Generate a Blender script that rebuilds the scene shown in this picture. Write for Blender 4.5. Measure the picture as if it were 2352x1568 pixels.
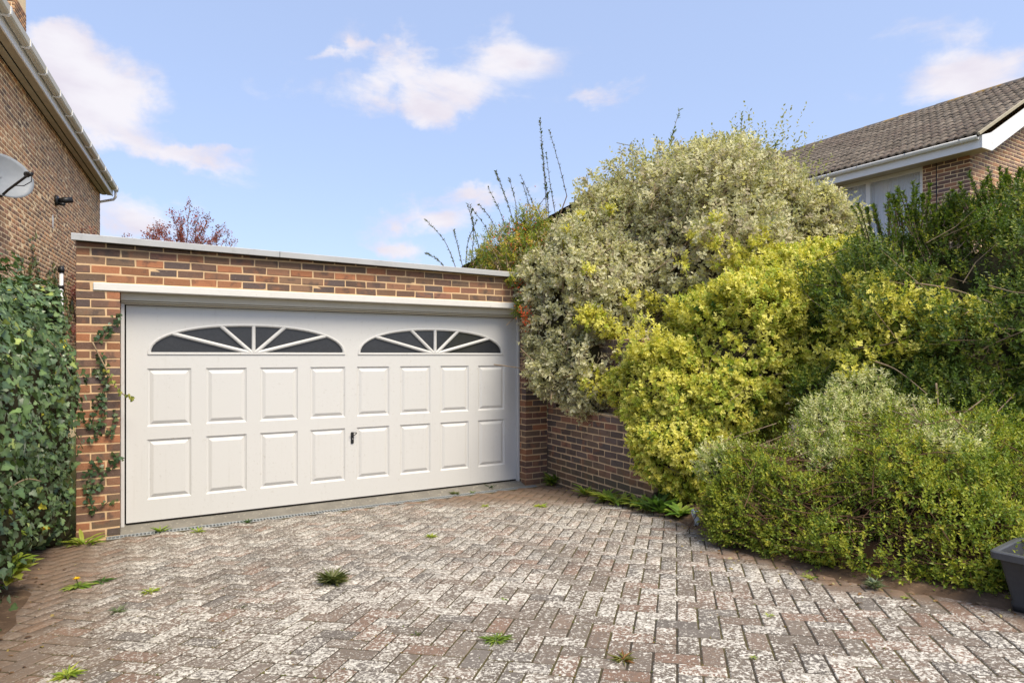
import bpy, math, random
import numpy as np
from mathutils import Matrix, Vector

for o in list(bpy.data.objects):
    bpy.data.objects.remove(o)
SC = bpy.context.scene
COL = SC.collection
R_ = math.radians
rng = np.random.default_rng(11)
random.seed(5)

# ------------------------------------------------------------------ camera, sky, sun, exposure
# world axes: x along the garage front, y away from it, z up; door sill corner at the origin
CAM = np.array([0.036, -6.904, 1.542]); YAW = R_(30.7); FPX = 1475.0; CX = 1176.0; HY = 817.0
cd = bpy.data.cameras.new('camera'); cam = bpy.data.objects.new('camera', cd); COL.objects.link(cam)
cam.location = CAM; cam.rotation_euler = (math.pi/2, 0, -YAW)
cd.sensor_width = 36.0; cd.lens = 36.0*FPX/2352.0; cd.shift_y = 33.0/2352.0
cd.clip_start = 0.05; cd.clip_end = 3000.0
SC.camera = cam

SUN_EL = R_(56); SUN_DIR = Vector((0.22, -0.97, 0)).normalized()      # horizontal direction towards the sun
to_sun = Vector((SUN_DIR.x*math.cos(SUN_EL), SUN_DIR.y*math.cos(SUN_EL), math.sin(SUN_EL)))
sl = bpy.data.lights.new('sun', 'SUN'); so = bpy.data.objects.new('sun', sl); COL.objects.link(so)
sl.energy = 2.8; sl.angle = R_(30.0); sl.color = (1.0, 0.90, 0.74)
so.location = (0, 0, 30); so.rotation_euler = to_sun.to_track_quat('Z', 'Y').to_euler()

SC.view_settings.view_transform = 'Standard'; SC.view_settings.look = 'None'
SC.view_settings.exposure = 0.98; SC.view_settings.gamma = 1.0
SC.view_settings.use_curve_mapping = False
SC.cycles.max_bounces = 5; SC.cycles.diffuse_bounces = 3; SC.cycles.glossy_bounces = 2; SC.cycles.transmission_bounces = 2
SC.cycles.transparent_max_bounces = 4; SC.cycles.caustics_reflective = False; SC.cycles.caustics_refractive = False

FWD = np.array([math.sin(YAW), math.cos(YAW), 0]); RGT = np.array([math.cos(YAW), -math.sin(YAW), 0]); UPV = np.array([0, 0, 1.0])
def ray(x, y): return FWD + RGT*(x-CX)/FPX + UPV*(HY-y)/FPX
def at(x, y, d): return CAM + ray(x, y)*d
def gz(v):                                                             # the drive falls to the garage
    v = np.asarray(v, float)
    return -0.058 - 0.061*(np.clip(v, -8.5, -0.3)+0.2)
def on_ground(x, y):
    r = ray(x, y); t = (-0.058-0.061*(CAM[1]+0.2)-CAM[2])/(r[2]+0.061*r[1]); return CAM + r*t
def on_y(x, y, v): r = ray(x, y); return CAM + r*((v-CAM[1])/r[1])
def on_x(x, y, u): r = ray(x, y); return CAM + r*((u-CAM[0])/r[0])

class NT:
    """small helper round a node tree"""
    def __init__(s, tree): s.t = tree; s.n = tree.nodes; s.l = tree.links; s.n.clear()
    def new(s, typ, **kw):
        n = s.n.new(typ)
        for k, v in kw.items(): setattr(n, k, v)
        return n
    def set(s, node, name, val):
        if hasattr(val, 'is_output'): s.l.new(val, node.inputs[name])
        else: node.inputs[name].default_value = val
    def math(s, op, a, b=0.0, clamp=False):
        n = s.new('ShaderNodeMath', operation=op, use_clamp=clamp); s.set(n, 0, a); s.set(n, 1, b); return n.outputs[0]
    def vmath(s, op, a, b=(0, 0, 0)):
        n = s.new('ShaderNodeVectorMath', operation=op); s.set(n, 0, a)
        if op == 'SCALE': n.inputs['Scale'].default_value = b
        else: s.set(n, 1, b)
        return n.outputs[1] if op in ('DOT_PRODUCT', 'LENGTH') else n.outputs[0]
    def noise(s, vec, scale, detail=4, rough=0.55, dist=0.0):
        n = s.new('ShaderNodeTexNoise'); s.set(n, 'Vector', vec); s.set(n, 'Scale', scale); s.set(n, 'Detail', detail)
        s.set(n, 'Roughness', rough); s.set(n, 'Distortion', dist); return n.outputs[0]
    def ramp(s, fac, lo, hi, smooth=True):
        n = s.new('ShaderNodeMapRange', interpolation_type='SMOOTHSTEP' if smooth else 'LINEAR', clamp=True)
        s.set(n, 0, fac); s.set(n, 1, lo); s.set(n, 2, hi); return n.outputs[0]
    def mix(s, fac, a, b, blend='MIX'):
        n = s.new('ShaderNodeMix', data_type='RGBA', blend_type=blend); s.set(n, 0, fac)
        for i, v in ((6, a), (7, b)):
            if hasattr(v, 'is_output'): s.l.new(v, n.inputs[i])
            else: n.inputs[i].default_value = (*v[:3], 1.0)
        return n.outputs[2]
    def pos(s): return s.new('ShaderNodeNewGeometry').outputs['Position']
    def tint(s):
        oi = s.new('ShaderNodeObjectInfo'); a = s.new('ShaderNodeAttribute', attribute_name='Col')
        return s.vmath('ADD', oi.outputs['Color'], a.outputs['Color'])

# sky: Nishita blue with broken fair-weather cloud
wd = bpy.data.worlds.new('World'); SC.world = wd; wd.use_nodes = True
w = NT(wd.node_tree)
sky = w.new('ShaderNodeTexSky', sky_type='NISHITA'); sky.sun_disc = False
sky.sun_elevation = SUN_EL; sky.sun_rotation = math.atan2(SUN_DIR.x, SUN_DIR.y)
sky.air_density = 1.0; sky.dust_density = 1.6; sky.ozone_density = 1.0; sky.altitude = 60
tc = w.new('ShaderNodeTexCoord'); dirv = w.vmath('NORMALIZE', tc.outputs['Generated'])
warp = w.new('ShaderNodeTexNoise'); w.set(warp, 'Vector', dirv); w.set(warp, 'Scale', 7.0); w.set(warp, 'Detail', 6.0); w.set(warp, 'Roughness', 0.6)
wv = w.vmath('SCALE', w.vmath('SUBTRACT', warp.outputs['Color'], (0.5, 0.5, 0.5)), 0.16)
dw = w.vmath('ADD', dirv, wv)
stretch = w.vmath('MULTIPLY', dirv, (1, 1, 2.4))
fb = w.noise(stretch, 5.5, 9, 0.58, 0.3)
dens = w.math('MULTIPLY', w.math('SUBTRACT', fb, 0.64), 3.0)
# each cloud bank: where it stands in the sky (world direction), width, height, weight
CLOUDS = [(110, 225, 150, 85, 1.1), (115, 75, 95, 42, 1.0), (160, 190, 150, 70, 1.0), (390, 345, 140, 42, 1.15), (1000, 185, 260, 75, 1.05), (880, 215, 110, 55, .5),
          (1340, 215, 40, 22, .5), (1445, 220, 60, 40, .45), (990, 505, 130, 45, 1.15), (1110, 430, 110, 32, 1.15), (930, 588, 80, 22, 1.0),
          (2240, 170, 160, 75, 1.0), (60, 480, 260, 60, .6), (330, 520, 130, 60, .9), (1260, 480, 90, 40, .4), (700, 350, 300, 14, .38), (790, 115, 70, 12, .45)]
for (px, py, sx, sy, wt) in CLOUDS:
    d0 = Vector(ray(px, py)).normalized(); rt = Vector((d0.y, -d0.x, 0)).normalized(); up = rt.cross(d0)
    L = math.hypot(FPX, px-CX)
    a = w.math('MULTIPLY', w.vmath('DOT_PRODUCT', dw, tuple(rt)), L/sx)
    b = w.math('MULTIPLY', w.math('SUBTRACT', w.vmath('DOT_PRODUCT', dw, tuple(up)), 0.0), L/sy)
    r2 = w.math('ADD', w.math('MULTIPLY', a, a), w.math('MULTIPLY', b, b))
    front = w.math('GREATER_THAN', w.vmath('DOT_PRODUCT', dirv, tuple(d0)), 0.0)
    g = w.math('MULTIPLY', w.math('EXPONENT', w.math('MULTIPLY', r2, -0.8)), front)
    dens = w.math('ADD', dens, w.math('MULTIPLY', g, wt*0.95))
cm = w.ramp(dens, 0.02, 0.80)
cm = w.math('MULTIPLY', cm, 0.95)
shade = w.noise(stretch, 9.0, 5, 0.5)
ccol = w.mix(w.ramp(shade, 0.35, 0.65), (5.2, 4.85, 5.4), (6.0, 5.8, 6.1))
skyc = w.mix(1.0, sky.outputs[0], (1.05, 1.06, 1.14), 'MULTIPLY')
skyb = w.new('ShaderNodeMix', data_type='RGBA', blend_type='MIX'); skyb.inputs[0].default_value = 0.42
w.l.new(skyc, skyb.inputs[6]); skyb.inputs[7].default_value = (5.0, 6.1, 8.8, 1)   # thin high haze
bg = w.new('ShaderNodeBackground'); w.l.new(w.mix(cm, skyb.outputs[2], ccol), bg.inputs[0]); bg.inputs[1].default_value = 0.081
wd.cycles.sampling_method = 'MANUAL'; wd.cycles.sample_map_resolution = 512
wo = w.new('ShaderNodeOutputWorld'); w.l.new(bg.outputs[0], wo.inputs[0])

# ------------------------------------------------------------------ helpers
ROOTLOC = {}
def tag(o, label=None, cat=None, group=None, kind=None):
    if label: o['label'] = label
    if cat: o['category'] = cat
    if group: o['group'] = group
    if kind: o['kind'] = kind
    return o
def empty(name, loc, label, cat, group=None):
    o = bpy.data.objects.new(name, None); COL.objects.link(o); o.location = loc; o.empty_display_size = 0.1
    ROOTLOC[o.name] = tuple(float(c) for c in loc); tag(o, label, cat, group); return o
def adopt(o, p):
    if p is None: return o
    o.parent = p
    if p.name in ROOTLOC: o.matrix_parent_inverse = Matrix.Translation(-Vector(ROOTLOC[p.name]))
    return o
def link(name, me, mat, parent=None, kind=None, smooth=False, color=(0, 0, 0, 1)):
    o = bpy.data.objects.new(name, me); COL.objects.link(o)
    if mat is not None and not me.materials: me.materials.append(mat)
    o.color = color
    if smooth: me.polygons.foreach_set('use_smooth', np.ones(len(me.polygons), bool))
    adopt(o, parent)
    if kind: o['kind'] = kind
    return o
def mesh_np(name, V, F, colors=None):
    """V (n,3), F (m,k) arrays of equal sided faces"""
    me = bpy.data.meshes.new(name); V = np.asarray(V, np.float32); F = np.asarray(F, np.int32); m, k = F.shape
    me.vertices.add(len(V)); me.vertices.foreach_set('co', V.ravel())
    me.loops.add(m*k); me.loops.foreach_set('vertex_index', F.ravel())
    me.polygons.add(m); me.polygons.foreach_set('loop_start', np.arange(0, m*k, k, dtype=np.int32))
    if colors is not None:
        ca = me.color_attributes.new('Col', 'FLOAT_COLOR', 'POINT')
        c = np.ones((len(V), 4), np.float32); c[:, :3] = colors; ca.data.foreach_set('color', c.ravel())
    me.update(calc_edges=True); me.validate(); return me
def mesh_py(name, V, F):
    me = bpy.data.meshes.new(name); me.from_pydata([tuple(map(float, v)) for v in V], [], F); me.update(); return me

# chamfered box: 24 vertices, 6 faces, 12 edge strips, 8 corners
_S = [(sx, sy, sz) for sx in (-1, 1) for sy in (-1, 1) for sz in (-1, 1)]
def _cb_faces():
    ix = lambda s, a: _S.index(s)*3+a
    F = []
    for a in range(3):
        b, c = (a+1) % 3, (a+2) % 3
        for sg in (-1, 1):
            q = []
            for (sb, sc_) in ((-1, -1), (1, -1), (1, 1), (-1, 1)):
                s = [0, 0, 0]; s[a] = sg; s[b] = sb; s[c] = sc_; q.append(ix(tuple(s), a))
            F.append(q if sg > 0 else q[::-1])
    for a in range(3):
        b, c = (a+1) % 3, (a+2) % 3
        for sb in (-1, 1):
            for sc_ in (-1, 1):
                s0 = [0]*3; s1 = [0]*3; s0[a], s1[a] = -1, 1; s0[b] = s1[b] = sb; s0[c] = s1[c] = sc_
                q = [ix(tuple(s0), b), ix(tuple(s1), b), ix(tuple(s1), c), ix(tuple(s0), c)]
                F.append(q if sb*sc_ < 0 else q[::-1])
    T = []
    for s in _S:
        t = [ix(s, 0), ix(s, 1), ix(s, 2)]; T.append(t if s[0]*s[1]*s[2] > 0 else t[::-1])
    return F, T
CBF, CBT = _cb_faces()
def cb_verts(h, c, jit=0.0, r=None):
    h = np.asarray(h, float); V = np.zeros((24, 3))
    for i, s in enumerate(_S):
        s = np.array(s, float)
        off = (r.normal(0, jit, 3) if jit else 0)
        for a in range(3):
            p = s*(h-c); p[a] = s[a]*h[a]; V[i*3+a] = p+off
    return V
def cbox(name, lo, hi, mat, parent=None, c=0.004, kind=None, color=(0, 0, 0, 1)):
    lo = np.array(lo, float); hi = np.array(hi, float); h = (hi-lo)/2
    c = min(c, 0.45*h.min()); V = cb_verts(h, c)+(lo+hi)/2
    return link(name, mesh_py(name, V, [list(f) for f in CBF]+[list(t) for t in CBT]), mat, parent, kind, color=color)
def obox(name, cen, half, M, mat, parent=None, c=0.004, kind=None, color=(0, 0, 0, 1)):
    c = min(c, 0.45*min(half)); V = cb_verts(half, c) @ np.array(M).T + np.array(cen)
    return link(name, mesh_py(name, V, [list(f) for f in CBF]+[list(t) for t in CBT]), mat, parent, kind, color=color)

_piece_cache = {}
def pieces(parent, items, name, stuff_name, mat, n_single=300, chamfer=0.005, jit=0.0012, seed=1, tilt=0.004):
    """items: (centre, half, rotation about z or 3x3 matrix, colour). The ones that show largest become objects, the rest one part."""
    r = np.random.default_rng(seed)
    key = lambda it: -max(it[1][0], it[1][1])*it[1][2]/np.sum((np.array(it[0])-CAM)**2) + (1e3 if (np.array(it[0])-CAM)@FWD < 0.4 else 0)
    def vis(it):
        d = np.array(it[0])-CAM; z = d@FWD
        if z < 0.4: return 1
        x = CX+FPX*(d@RGT)/z; y = HY-FPX*d[2]/z
        return 0 if (-40 < x < 2392 and -40 < y < 1608) else 1
    items = sorted(items, key=lambda it: (vis(it), key(it)))
    def mat3(rot):
        if np.ndim(rot) == 0: return np.array([[math.cos(rot), -math.sin(rot), 0], [math.sin(rot), math.cos(rot), 0], [0, 0, 1.0]])
        return np.array(rot)
    for i, (cen, half, rot, colr) in enumerate(items[:n_single]):
        k = (name, mat.name, tuple(round(float(h), 3) for h in half), int(r.integers(0, 4)))
        me = _piece_cache.get(k)
        if me is None:
            me = mesh_py(name, cb_verts(half, chamfer, jit, r), [list(f) for f in CBF]+[list(t) for t in CBT]); me.materials.append(mat); _piece_cache[k] = me
        o = bpy.data.objects.new(name, me); COL.objects.link(o); o.color = (*colr, 1)
        M = Matrix(mat3(rot).tolist()).to_4x4(); T = Matrix.Rotation(r.normal(0, tilt), 4, 'X') @ Matrix.Rotation(r.normal(0, tilt), 4, 'Y') @ Matrix.Rotation(r.normal(0, tilt*.6), 4, 'Z')
        o.matrix_basis = Matrix.Translation(Vector([float(c) for c in cen])) @ M @ T
        adopt(o, parent)
    rest = items[n_single:]
    if rest:
        Vs, Cs = [], []
        for (cen, half, rot, colr) in rest:
            t = r.normal(0, tilt, 3)
            Tm = np.array([[1, -t[2], t[1]], [t[2], 1, -t[0]], [-t[1], t[0], 1]])
            Vs.append(cb_verts(half, chamfer, jit, r) @ (mat3(rot) @ Tm).T + np.array(cen)); Cs.append(np.tile(colr, (24, 1)))
        n = len(rest); V = np.vstack(Vs); Cc = np.vstack(Cs)
        Q = np.array(CBF); T3 = np.array(CBT)
        tris = np.vstack([Q[:, [0, 1, 2]], Q[:, [0, 2, 3]], T3])
        F = (tris[None]+24*np.arange(n)[:, None, None]).reshape(-1, 3)
        link(stuff_name, mesh_np(stuff_name, V, F, Cc), mat, parent, 'stuff')

def tube(pts, rad, n=8, cap=True):
    pts = [np.array(p, float) for p in pts]; V = []; F = []
    rad = rad if hasattr(rad, '__len__') else [rad]*len(pts)
    prev = None
    for i, p in enumerate(pts):
        t = pts[min(i+1, len(pts)-1)]-pts[max(i-1, 0)]; t = t/(np.linalg.norm(t)+1e-9)
        a = prev if prev is not None else (np.array([0, 0, 1.0]) if abs(t[2]) < .9 else np.array([1.0, 0, 0]))
        b1 = a-t*(a@t); b1 /= np.linalg.norm(b1)+1e-9; prev = b1; b2 = np.cross(t, b1)
        for k in range(n):
            an = 2*math.pi*k/n; V.append(p+rad[i]*(b1*math.cos(an)+b2*math.sin(an)))
    for i in range(len(pts)-1):
        for k in range(n):
            k2 = (k+1) % n; F.append([i*n+k, i*n+k2, (i+1)*n+k2, (i+1)*n+k])
    if cap: F.append(list(range(n))[::-1]); F.append([(len(pts)-1)*n+k for k in range(n)])
    return V, F
def join(parts):
    V = []; F = []
    for v, f in parts:
        b = len(V); V += [tuple(x) for x in v]; F += [[i+b for i in q] for q in f]
    return V, F
def extrude(profile, p0, p1, xdir, zdir):
    """sweep a 2D profile (list of (a,b) along xdir/zdir) from p0 to p1, capped"""
    p0, p1, xdir, zdir = map(lambda q: np.array(q, float), (p0, p1, xdir, zdir)); n = len(profile)
    V = [p+xdir*a+zdir*b for p in (p0, p1) for a, b in profile]
    F = [[i, (i+1) % n, n+(i+1) % n, n+i] for i in range(n)]+[list(range(n))[::-1], [n+i for i in range(n)]]
    return V, F

# ------------------------------------------------------------------ materials
def M_new(name):
    m = bpy.data.materials.new(name); m.use_nodes = True; t = NT(m.node_tree)
    b = t.new('ShaderNodeBsdfPrincipled'); o = t.new('ShaderNodeOutputMaterial'); t.l.new(b.outputs[0], o.inputs[0]); return m, t, b, o
def bump(t, b, h, dist=0.003, strength=0.6):
    n = t.new('ShaderNodeBump'); t.set(n, 'Height', h); t.set(n, 'Distance', dist); t.set(n, 'Strength', strength); t.l.new(n.outputs[0], b.inputs['Normal'])
def plain(name, colr, rough=0.6, spec=0.4, metal=0.0, var=0.12, scale=12.0, dirt=None, bmp=0.0):
    m, t, b, o = M_new(name); p = t.pos()
    n = t.noise(p, scale, 6, 0.6)
    c = t.mix(t.math('MULTIPLY', t.ramp(n, 0.3, 0.7), var), colr, tuple(c*0.55 for c in colr))
    if dirt:
        dn = t.noise(p, dirt[1], 8, 0.7); c = t.mix(t.math('MULTIPLY', t.ramp(dn, dirt[2], dirt[2]+0.12), dirt[3]), c, dirt[0])
    t.set(b, 'Base Color', c); b.inputs['Roughness'].default_value = rough; b.inputs['Specular IOR Level'].default_value = spec; b.inputs['Metallic'].default_value = metal
    if bmp: bump(t, b, t.noise(p, scale*4, 4, 0.6), bmp)
    return m
def brick_mat(name, burnt=(0.075, 0.06, 0.055), warm=(0.31, 0.14, 0.075), bscale=9.0, grime=0.0):
    m, t, b, o = M_new(name); p = t.pos(); base = t.tint()
    n1 = t.noise(p, bscale, 3, 0.5); c = t.mix(t.math('MULTIPLY', t.ramp(n1, 0.54, 0.68), 0.6), base, burnt)
    n2 = t.noise(t.vmath('ADD', p, (7.3, 1.1, 4.2)), bscale*0.8, 2, 0.5); c = t.mix(t.math('MULTIPLY', t.ramp(n2, 0.57, 0.70), 0.55), c, warm)
    n3 = t.noise(p, 130, 3, 0.7); c = t.mix(t.math('MULTIPLY', t.ramp(n3, 0.60, 0.72), 0.55), c, (0.03, 0.025, 0.025))
    n4 = t.noise(p, 70, 4, 0.7); c = t.mix(t.math('MULTIPLY', t.ramp(n4, 0.55, 0.8), 0.35), c, (0.42, 0.33, 0.25))
    if grime:
        sz = t.new('ShaderNodeSeparateXYZ'); t.l.new(p, sz.inputs[0])
        gn = t.math('ADD', t.math('MULTIPLY', t.noise(p, 6, 5, 0.6), 0.5), -0.25)
        gm = t.ramp(t.math('ADD', sz.outputs[2], gn), grime, grime-0.3)
        c = t.mix(t.math('MULTIPLY', gm, 0.6), c, (0.10, 0.085, 0.05))
    t.set(b, 'Base Color', c); b.inputs['Roughness'].default_value = 0.9; b.inputs['Specular IOR Level'].default_value = 0.2
    bump(t, b, t.math('ADD', n3, t.noise(p, 40, 5, 0.7)), 0.004, 0.7); return m
def leaf_mat(name, rough=0.45, transl=0.25, spec=0.4):
    m, t, b, o = M_new(name); c = t.tint(); t.set(b, 'Base Color', c); b.inputs['Roughness'].default_value = rough; b.inputs['Specular IOR Level'].default_value = spec
    tr = t.new('ShaderNodeBsdfTranslucent'); t.set(tr, 'Color', t.mix(1.0, c, (1.3, 1.35, 0.7), 'MULTIPLY'))
    mx = t.new('ShaderNodeMixShader'); mx.inputs[0].default_value = transl
    t.l.new(b.outputs[0], mx.inputs[1]); t.l.new(tr.outputs[0], mx.inputs[2]); t.l.new(mx.outputs[0], o.inputs[0]); return m

BRICK = brick_mat('garage_brick', grime=0.12)
BRICK_B = brick_mat('boundary_brick', warm=(0.30, 0.13, 0.07), grime=0.45)
BRICK_H = brick_mat('house_brick', burnt=(0.15, 0.105, 0.08), warm=(0.42, 0.23, 0.12), bscale=6.0)
MORTAR = plain('mortar', (0.70, 0.48, 0.27), 0.95, 0.1, var=0.35, scale=9, dirt=((0.40, 0.29, 0.18), 5.0, 0.58, 0.5), bmp=0.002)
MORTAR_B = plain('boundary_mortar', (0.66, 0.48, 0.30), 0.95, 0.1, var=0.35, scale=8, dirt=((0.24, 0.19, 0.13), 4.0, 0.55, 0.6), bmp=0.002)
MORTAR_H = plain('house_mortar', (0.92, 0.70, 0.42), 0.95, 0.1, var=0.2, scale=6)
m, t, b, o = M_new('door_white'); p = t.pos(); DOORW = m
st_ = t.noise(t.vmath('MULTIPLY', p, (26, 26, 1.1)), 1.0, 5, 0.6); gr_ = t.noise(p, 30, 8, 0.7); big_ = t.noise(p, 1.6, 4, 0.6)
c = t.mix(t.math('MULTIPLY', t.ramp(st_, 0.55, 0.80), 0.16), (0.60, 0.59, 0.56), (0.39, 0.365, 0.31))
c = t.mix(t.math('MULTIPLY', t.ramp(gr_, 0.55, 0.68), t.math('MULTIPLY', t.ramp(big_, 0.35, 0.65), 0.45)), c, (0.38, 0.35, 0.29))
t.set(b, 'Base Color', c); b.inputs['Roughness'].default_value = 0.45; b.inputs['Specular IOR Level'].default_value = 0.35
FRAMEW = plain('frame_cream', (0.58, 0.53, 0.43), 0.55, 0.3, var=0.15, scale=6, dirt=((0.30, 0.26, 0.2), 22.0, 0.6, 0.4))
LINTEL = plain('lintel_paint', (0.68, 0.655, 0.60), 0.75, 0.2, var=0.12, scale=8, dirt=((0.42, 0.39, 0.33), 14.0, 0.60, 0.6), bmp=0.001)
COPING = plain('grey_trim', (0.44, 0.44, 0.43), 0.45, 0.4, var=0.2, scale=5, dirt=((0.25, 0.25, 0.23), 10.0, 0.58, 0.4))
DARK = plain('dark_gap', (0.015, 0.014, 0.013), 0.8, 0.1)
GLASS = plain('obscured_glass', (0.035, 0.037, 0.042), 0.12, 0.5, var=0.4, scale=40)
BLACKP = plain('black_plastic', (0.016, 0.016, 0.017), 0.4, 0.4)
STEEL = plain('steel', (0.55, 0.55, 0.55), 0.3, 0.5, 1.0)
CONCRETE = plain('concrete', (0.20, 0.185, 0.155), 0.9, 0.2, var=0.5, scale=7, dirt=((0.42, 0.38, 0.30), 26.0, 0.56, 0.7), bmp=0.005)
GALV = plain('galvanised', (0.36, 0.38, 0.38), 0.5, 0.5, 0.5, var=0.4, scale=14)
UPVC = plain('white_upvc', (0.80, 0.79, 0.76), 0.35, 0.4, var=0.06, dirt=((0.45, 0.42, 0.34), 9.0, 0.64, 0.35))
GUTTER = plain('aged_gutter', (0.56, 0.51, 0.40), 0.5, 0.35, var=0.2, scale=4, dirt=((0.10, 0.10, 0.06), 18.0, 0.62, 0.6))
SOFFIT = plain('soffit', (0.42, 0.36, 0.25), 0.6, 0.3, var=0.3, scale=6)
ROOFT = None
WOOD = plain('bark', (0.12, 0.085, 0.06), 0.9, 0.1, var=0.5, scale=20)
TWIG = plain('pale_twig', (0.30, 0.22, 0.14), 0.85, 0.1, var=0.5, scale=20)
CORE_SHADE = plain('core_shade', (0.055, 0.048, 0.026), 1.0, 0.0, var=0.5, scale=15)  # dark hull colour, the shade inside the foliage put into it
SOIL = plain('soil', (0.13, 0.085, 0.055), 1.0, 0.05, var=0.6, scale=5, dirt=((0.24, 0.16, 0.10), 9.0, 0.52, 0.8), bmp=0.02)
GROUND = plain('turf_ground', (0.09, 0.10, 0.045), 1.0, 0.05, var=0.6, scale=2, bmp=0.02)

# ------------------------------------------------------------------ ground
def grid_sheet(name, xs, ys, zf, mat, kind='structure', parent=None):
    X, Y = np.meshgrid(xs, ys, indexing='ij'); Z = zf(X, Y); V = np.stack([X, Y, Z], -1).reshape(-1, 3)
    ny = len(ys); F = []
    for i in range(len(xs)-1):
        for j in range(ny-1): F.append([i*ny+j, (i+1)*ny+j, (i+1)*ny+j+1, i*ny+j+1])
    return link(name, mesh_np(name, V, np.array(F)), mat, parent, kind, smooth=True)
xs = np.concatenate([np.linspace(-900, -12, 8), np.linspace(-10, 24, 35), np.linspace(26, 900, 8)])
ys = np.concatenate([np.linspace(-900, -10, 8), np.linspace(-8.5, 24, 40), np.linspace(26, 1500, 8)])
grid_sheet('ground', xs, ys, lambda x, y: gz(y)-0.13, GROUND)

EDGE_V = [-9.0, -5.9, -5.37, -5.1, -4.67, -4.06, -3.15, -2.22, -0.3]
EDGE_U = [4.2, 3.98, 3.83, 3.745, 3.67, 3.66, 4.02, 4.40, 4.52]
def edge_u(v): return np.interp(v, EDGE_V, EDGE_U)

# paver bed (sand and moss that shows in the joints)
m, t, b, o = M_new('joint_moss'); p = t.pos()
c = t.mix(t.ramp(t.noise(p, 3.0, 4), 0.42, 0.62), (0.040, 0.032, 0.022), (0.075, 0.062, 0.018))
c = t.mix(t.ramp(t.noise(p, 60.0, 4, 0.7), 0.5, 0.7), c, (0.085, 0.055, 0.026))
t.set(b, 'Base Color', c); b.inputs['Roughness'].default_value = 1.0; bump(t, b, t.noise(p, 120, 4), 0.01); JOINT = m

m, t, b, o = M_new('block_paver'); p = t.pos(); base = t.tint(); PAVER = m
sx = t.new('ShaderNodeSeparateXYZ'); t.l.new(p, sx.inputs[0])
n1 = t.noise(p, 55, 4, 0.7); c = t.mix(t.math('MULTIPLY', t.ramp(n1, 0.40, 0.66), 0.5), base, (0.11, 0.095, 0.085))
# lichen crust: fine spots, thicker in some places and on some blocks than others
wn_ = t.new('ShaderNodeTexWhiteNoise', noise_dimensions='3D'); t.l.new(t.vmath('SCALE', base, 97.0), wn_.inputs['Vector']); rnd = wn_.outputs['Value']
area = t.noise(t.vmath('ADD', p, (3.1, 8.2, 0)), 1.1, 3, 0.5)
bias = t.math('ADD', t.math('MULTIPLY', t.math('SUBTRACT', area, 0.5), 0.11), t.math('MULTIPLY', t.math('SUBTRACT', t.ramp(rnd, 0.0, 0.9, False), 0.5), 0.075))
l1 = t.noise(p, 74, 3, 0.6, 0.3); l2 = t.noise(t.vmath('ADD', p, (5, 2, 9)), 40, 2, 0.55, 0.4); l3 = t.noise(t.vmath('ADD', p, (1, 6, 3)), 150, 2, 0.6)
mixn = t.math('ADD', t.math('MULTIPLY', l1, 0.55), t.math('ADD', t.math('MULTIPLY', l2, 0.30), t.math('MULTIPLY', l3, 0.15)))
lichen = t.ramp(t.math('ADD', mixn, bias), 0.492, 0.545)
lcol = t.mix(t.ramp(t.noise(p, 45, 3), .35, .65), (0.36, 0.33, 0.28), (0.68, 0.64, 0.56))
# soil washed over the paving along the bed, the wall foot and the ivy
fc = t.new('ShaderNodeFloatCurve'); cv = fc.mapping.curves[0]
vv = np.linspace(-9, 0, 14); us = edge_u(vv)
pts = [((v+9)/9, (u-3)/2) for v, u in zip(vv, us)]
cv.points[0].location = pts[0]; cv.points[1].location = pts[-1]
for q in pts[1:-1]: cv.points.new(*q)
fc.mapping.update()
t.set(fc, 'Value', t.math('DIVIDE', t.math('ADD', sx.outputs[1], 9.0), 9.0))
eu = t.math('ADD', t.math('MULTIPLY', fc.outputs[0], 2.0), 3.0)
dn = t.math('MULTIPLY', t.math('SUBTRACT', t.noise(p, 3.2, 6, 0.65), 0.5), 0.9)
dR = t.ramp(t.math('ADD', t.math('SUBTRACT', sx.outputs[0], eu), dn), -0.30, 0.06)
farx = t.math('ADD', t.math('ADD', sx.outputs[0], t.math('MULTIPLY', sx.outputs[1], 1.15)), dn)   # corner by the pier
dC = t.ramp(farx, 1.6, 2.8)
lx = t.math('ADD', t.math('SUBTRACT', t.math('MULTIPLY', sx.outputs[1], 0.10), sx.outputs[0]), dn)
dL = t.math('MULTIPLY', t.ramp(lx, -0.40, 0.40), 0.9)
dirt = t.math('MAXIMUM', t.math('MAXIMUM', dR, t.math('MULTIPLY', dC, 0.85)), dL)
keep = t.math('SUBTRACT', 1.0, t.math('MULTIPLY', dirt, 0.92))
c = t.mix(t.math('MULTIPLY', t.math('MULTIPLY', lichen, keep), 0.93), c, lcol)
soilc = t.mix(t.noise(p, 30, 4, 0.7), (0.115, 0.075, 0.048), (0.27, 0.175, 0.11))
c = t.mix(t.math('MULTIPLY', dirt, t.math('ADD', 0.45, t.math('MULTIPLY', t.noise(p, 14, 3), 0.7)), True), c, soilc)
t.set(b, 'Base Color', c); b.inputs['Roughness'].default_value = 0.92; b.inputs['Specular IOR Level'].default_value = 0.15
bump(t, b, t.math('ADD', n1, t.math('MULTIPLY', lichen, 0.6)), 0.004, 0.7)

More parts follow.
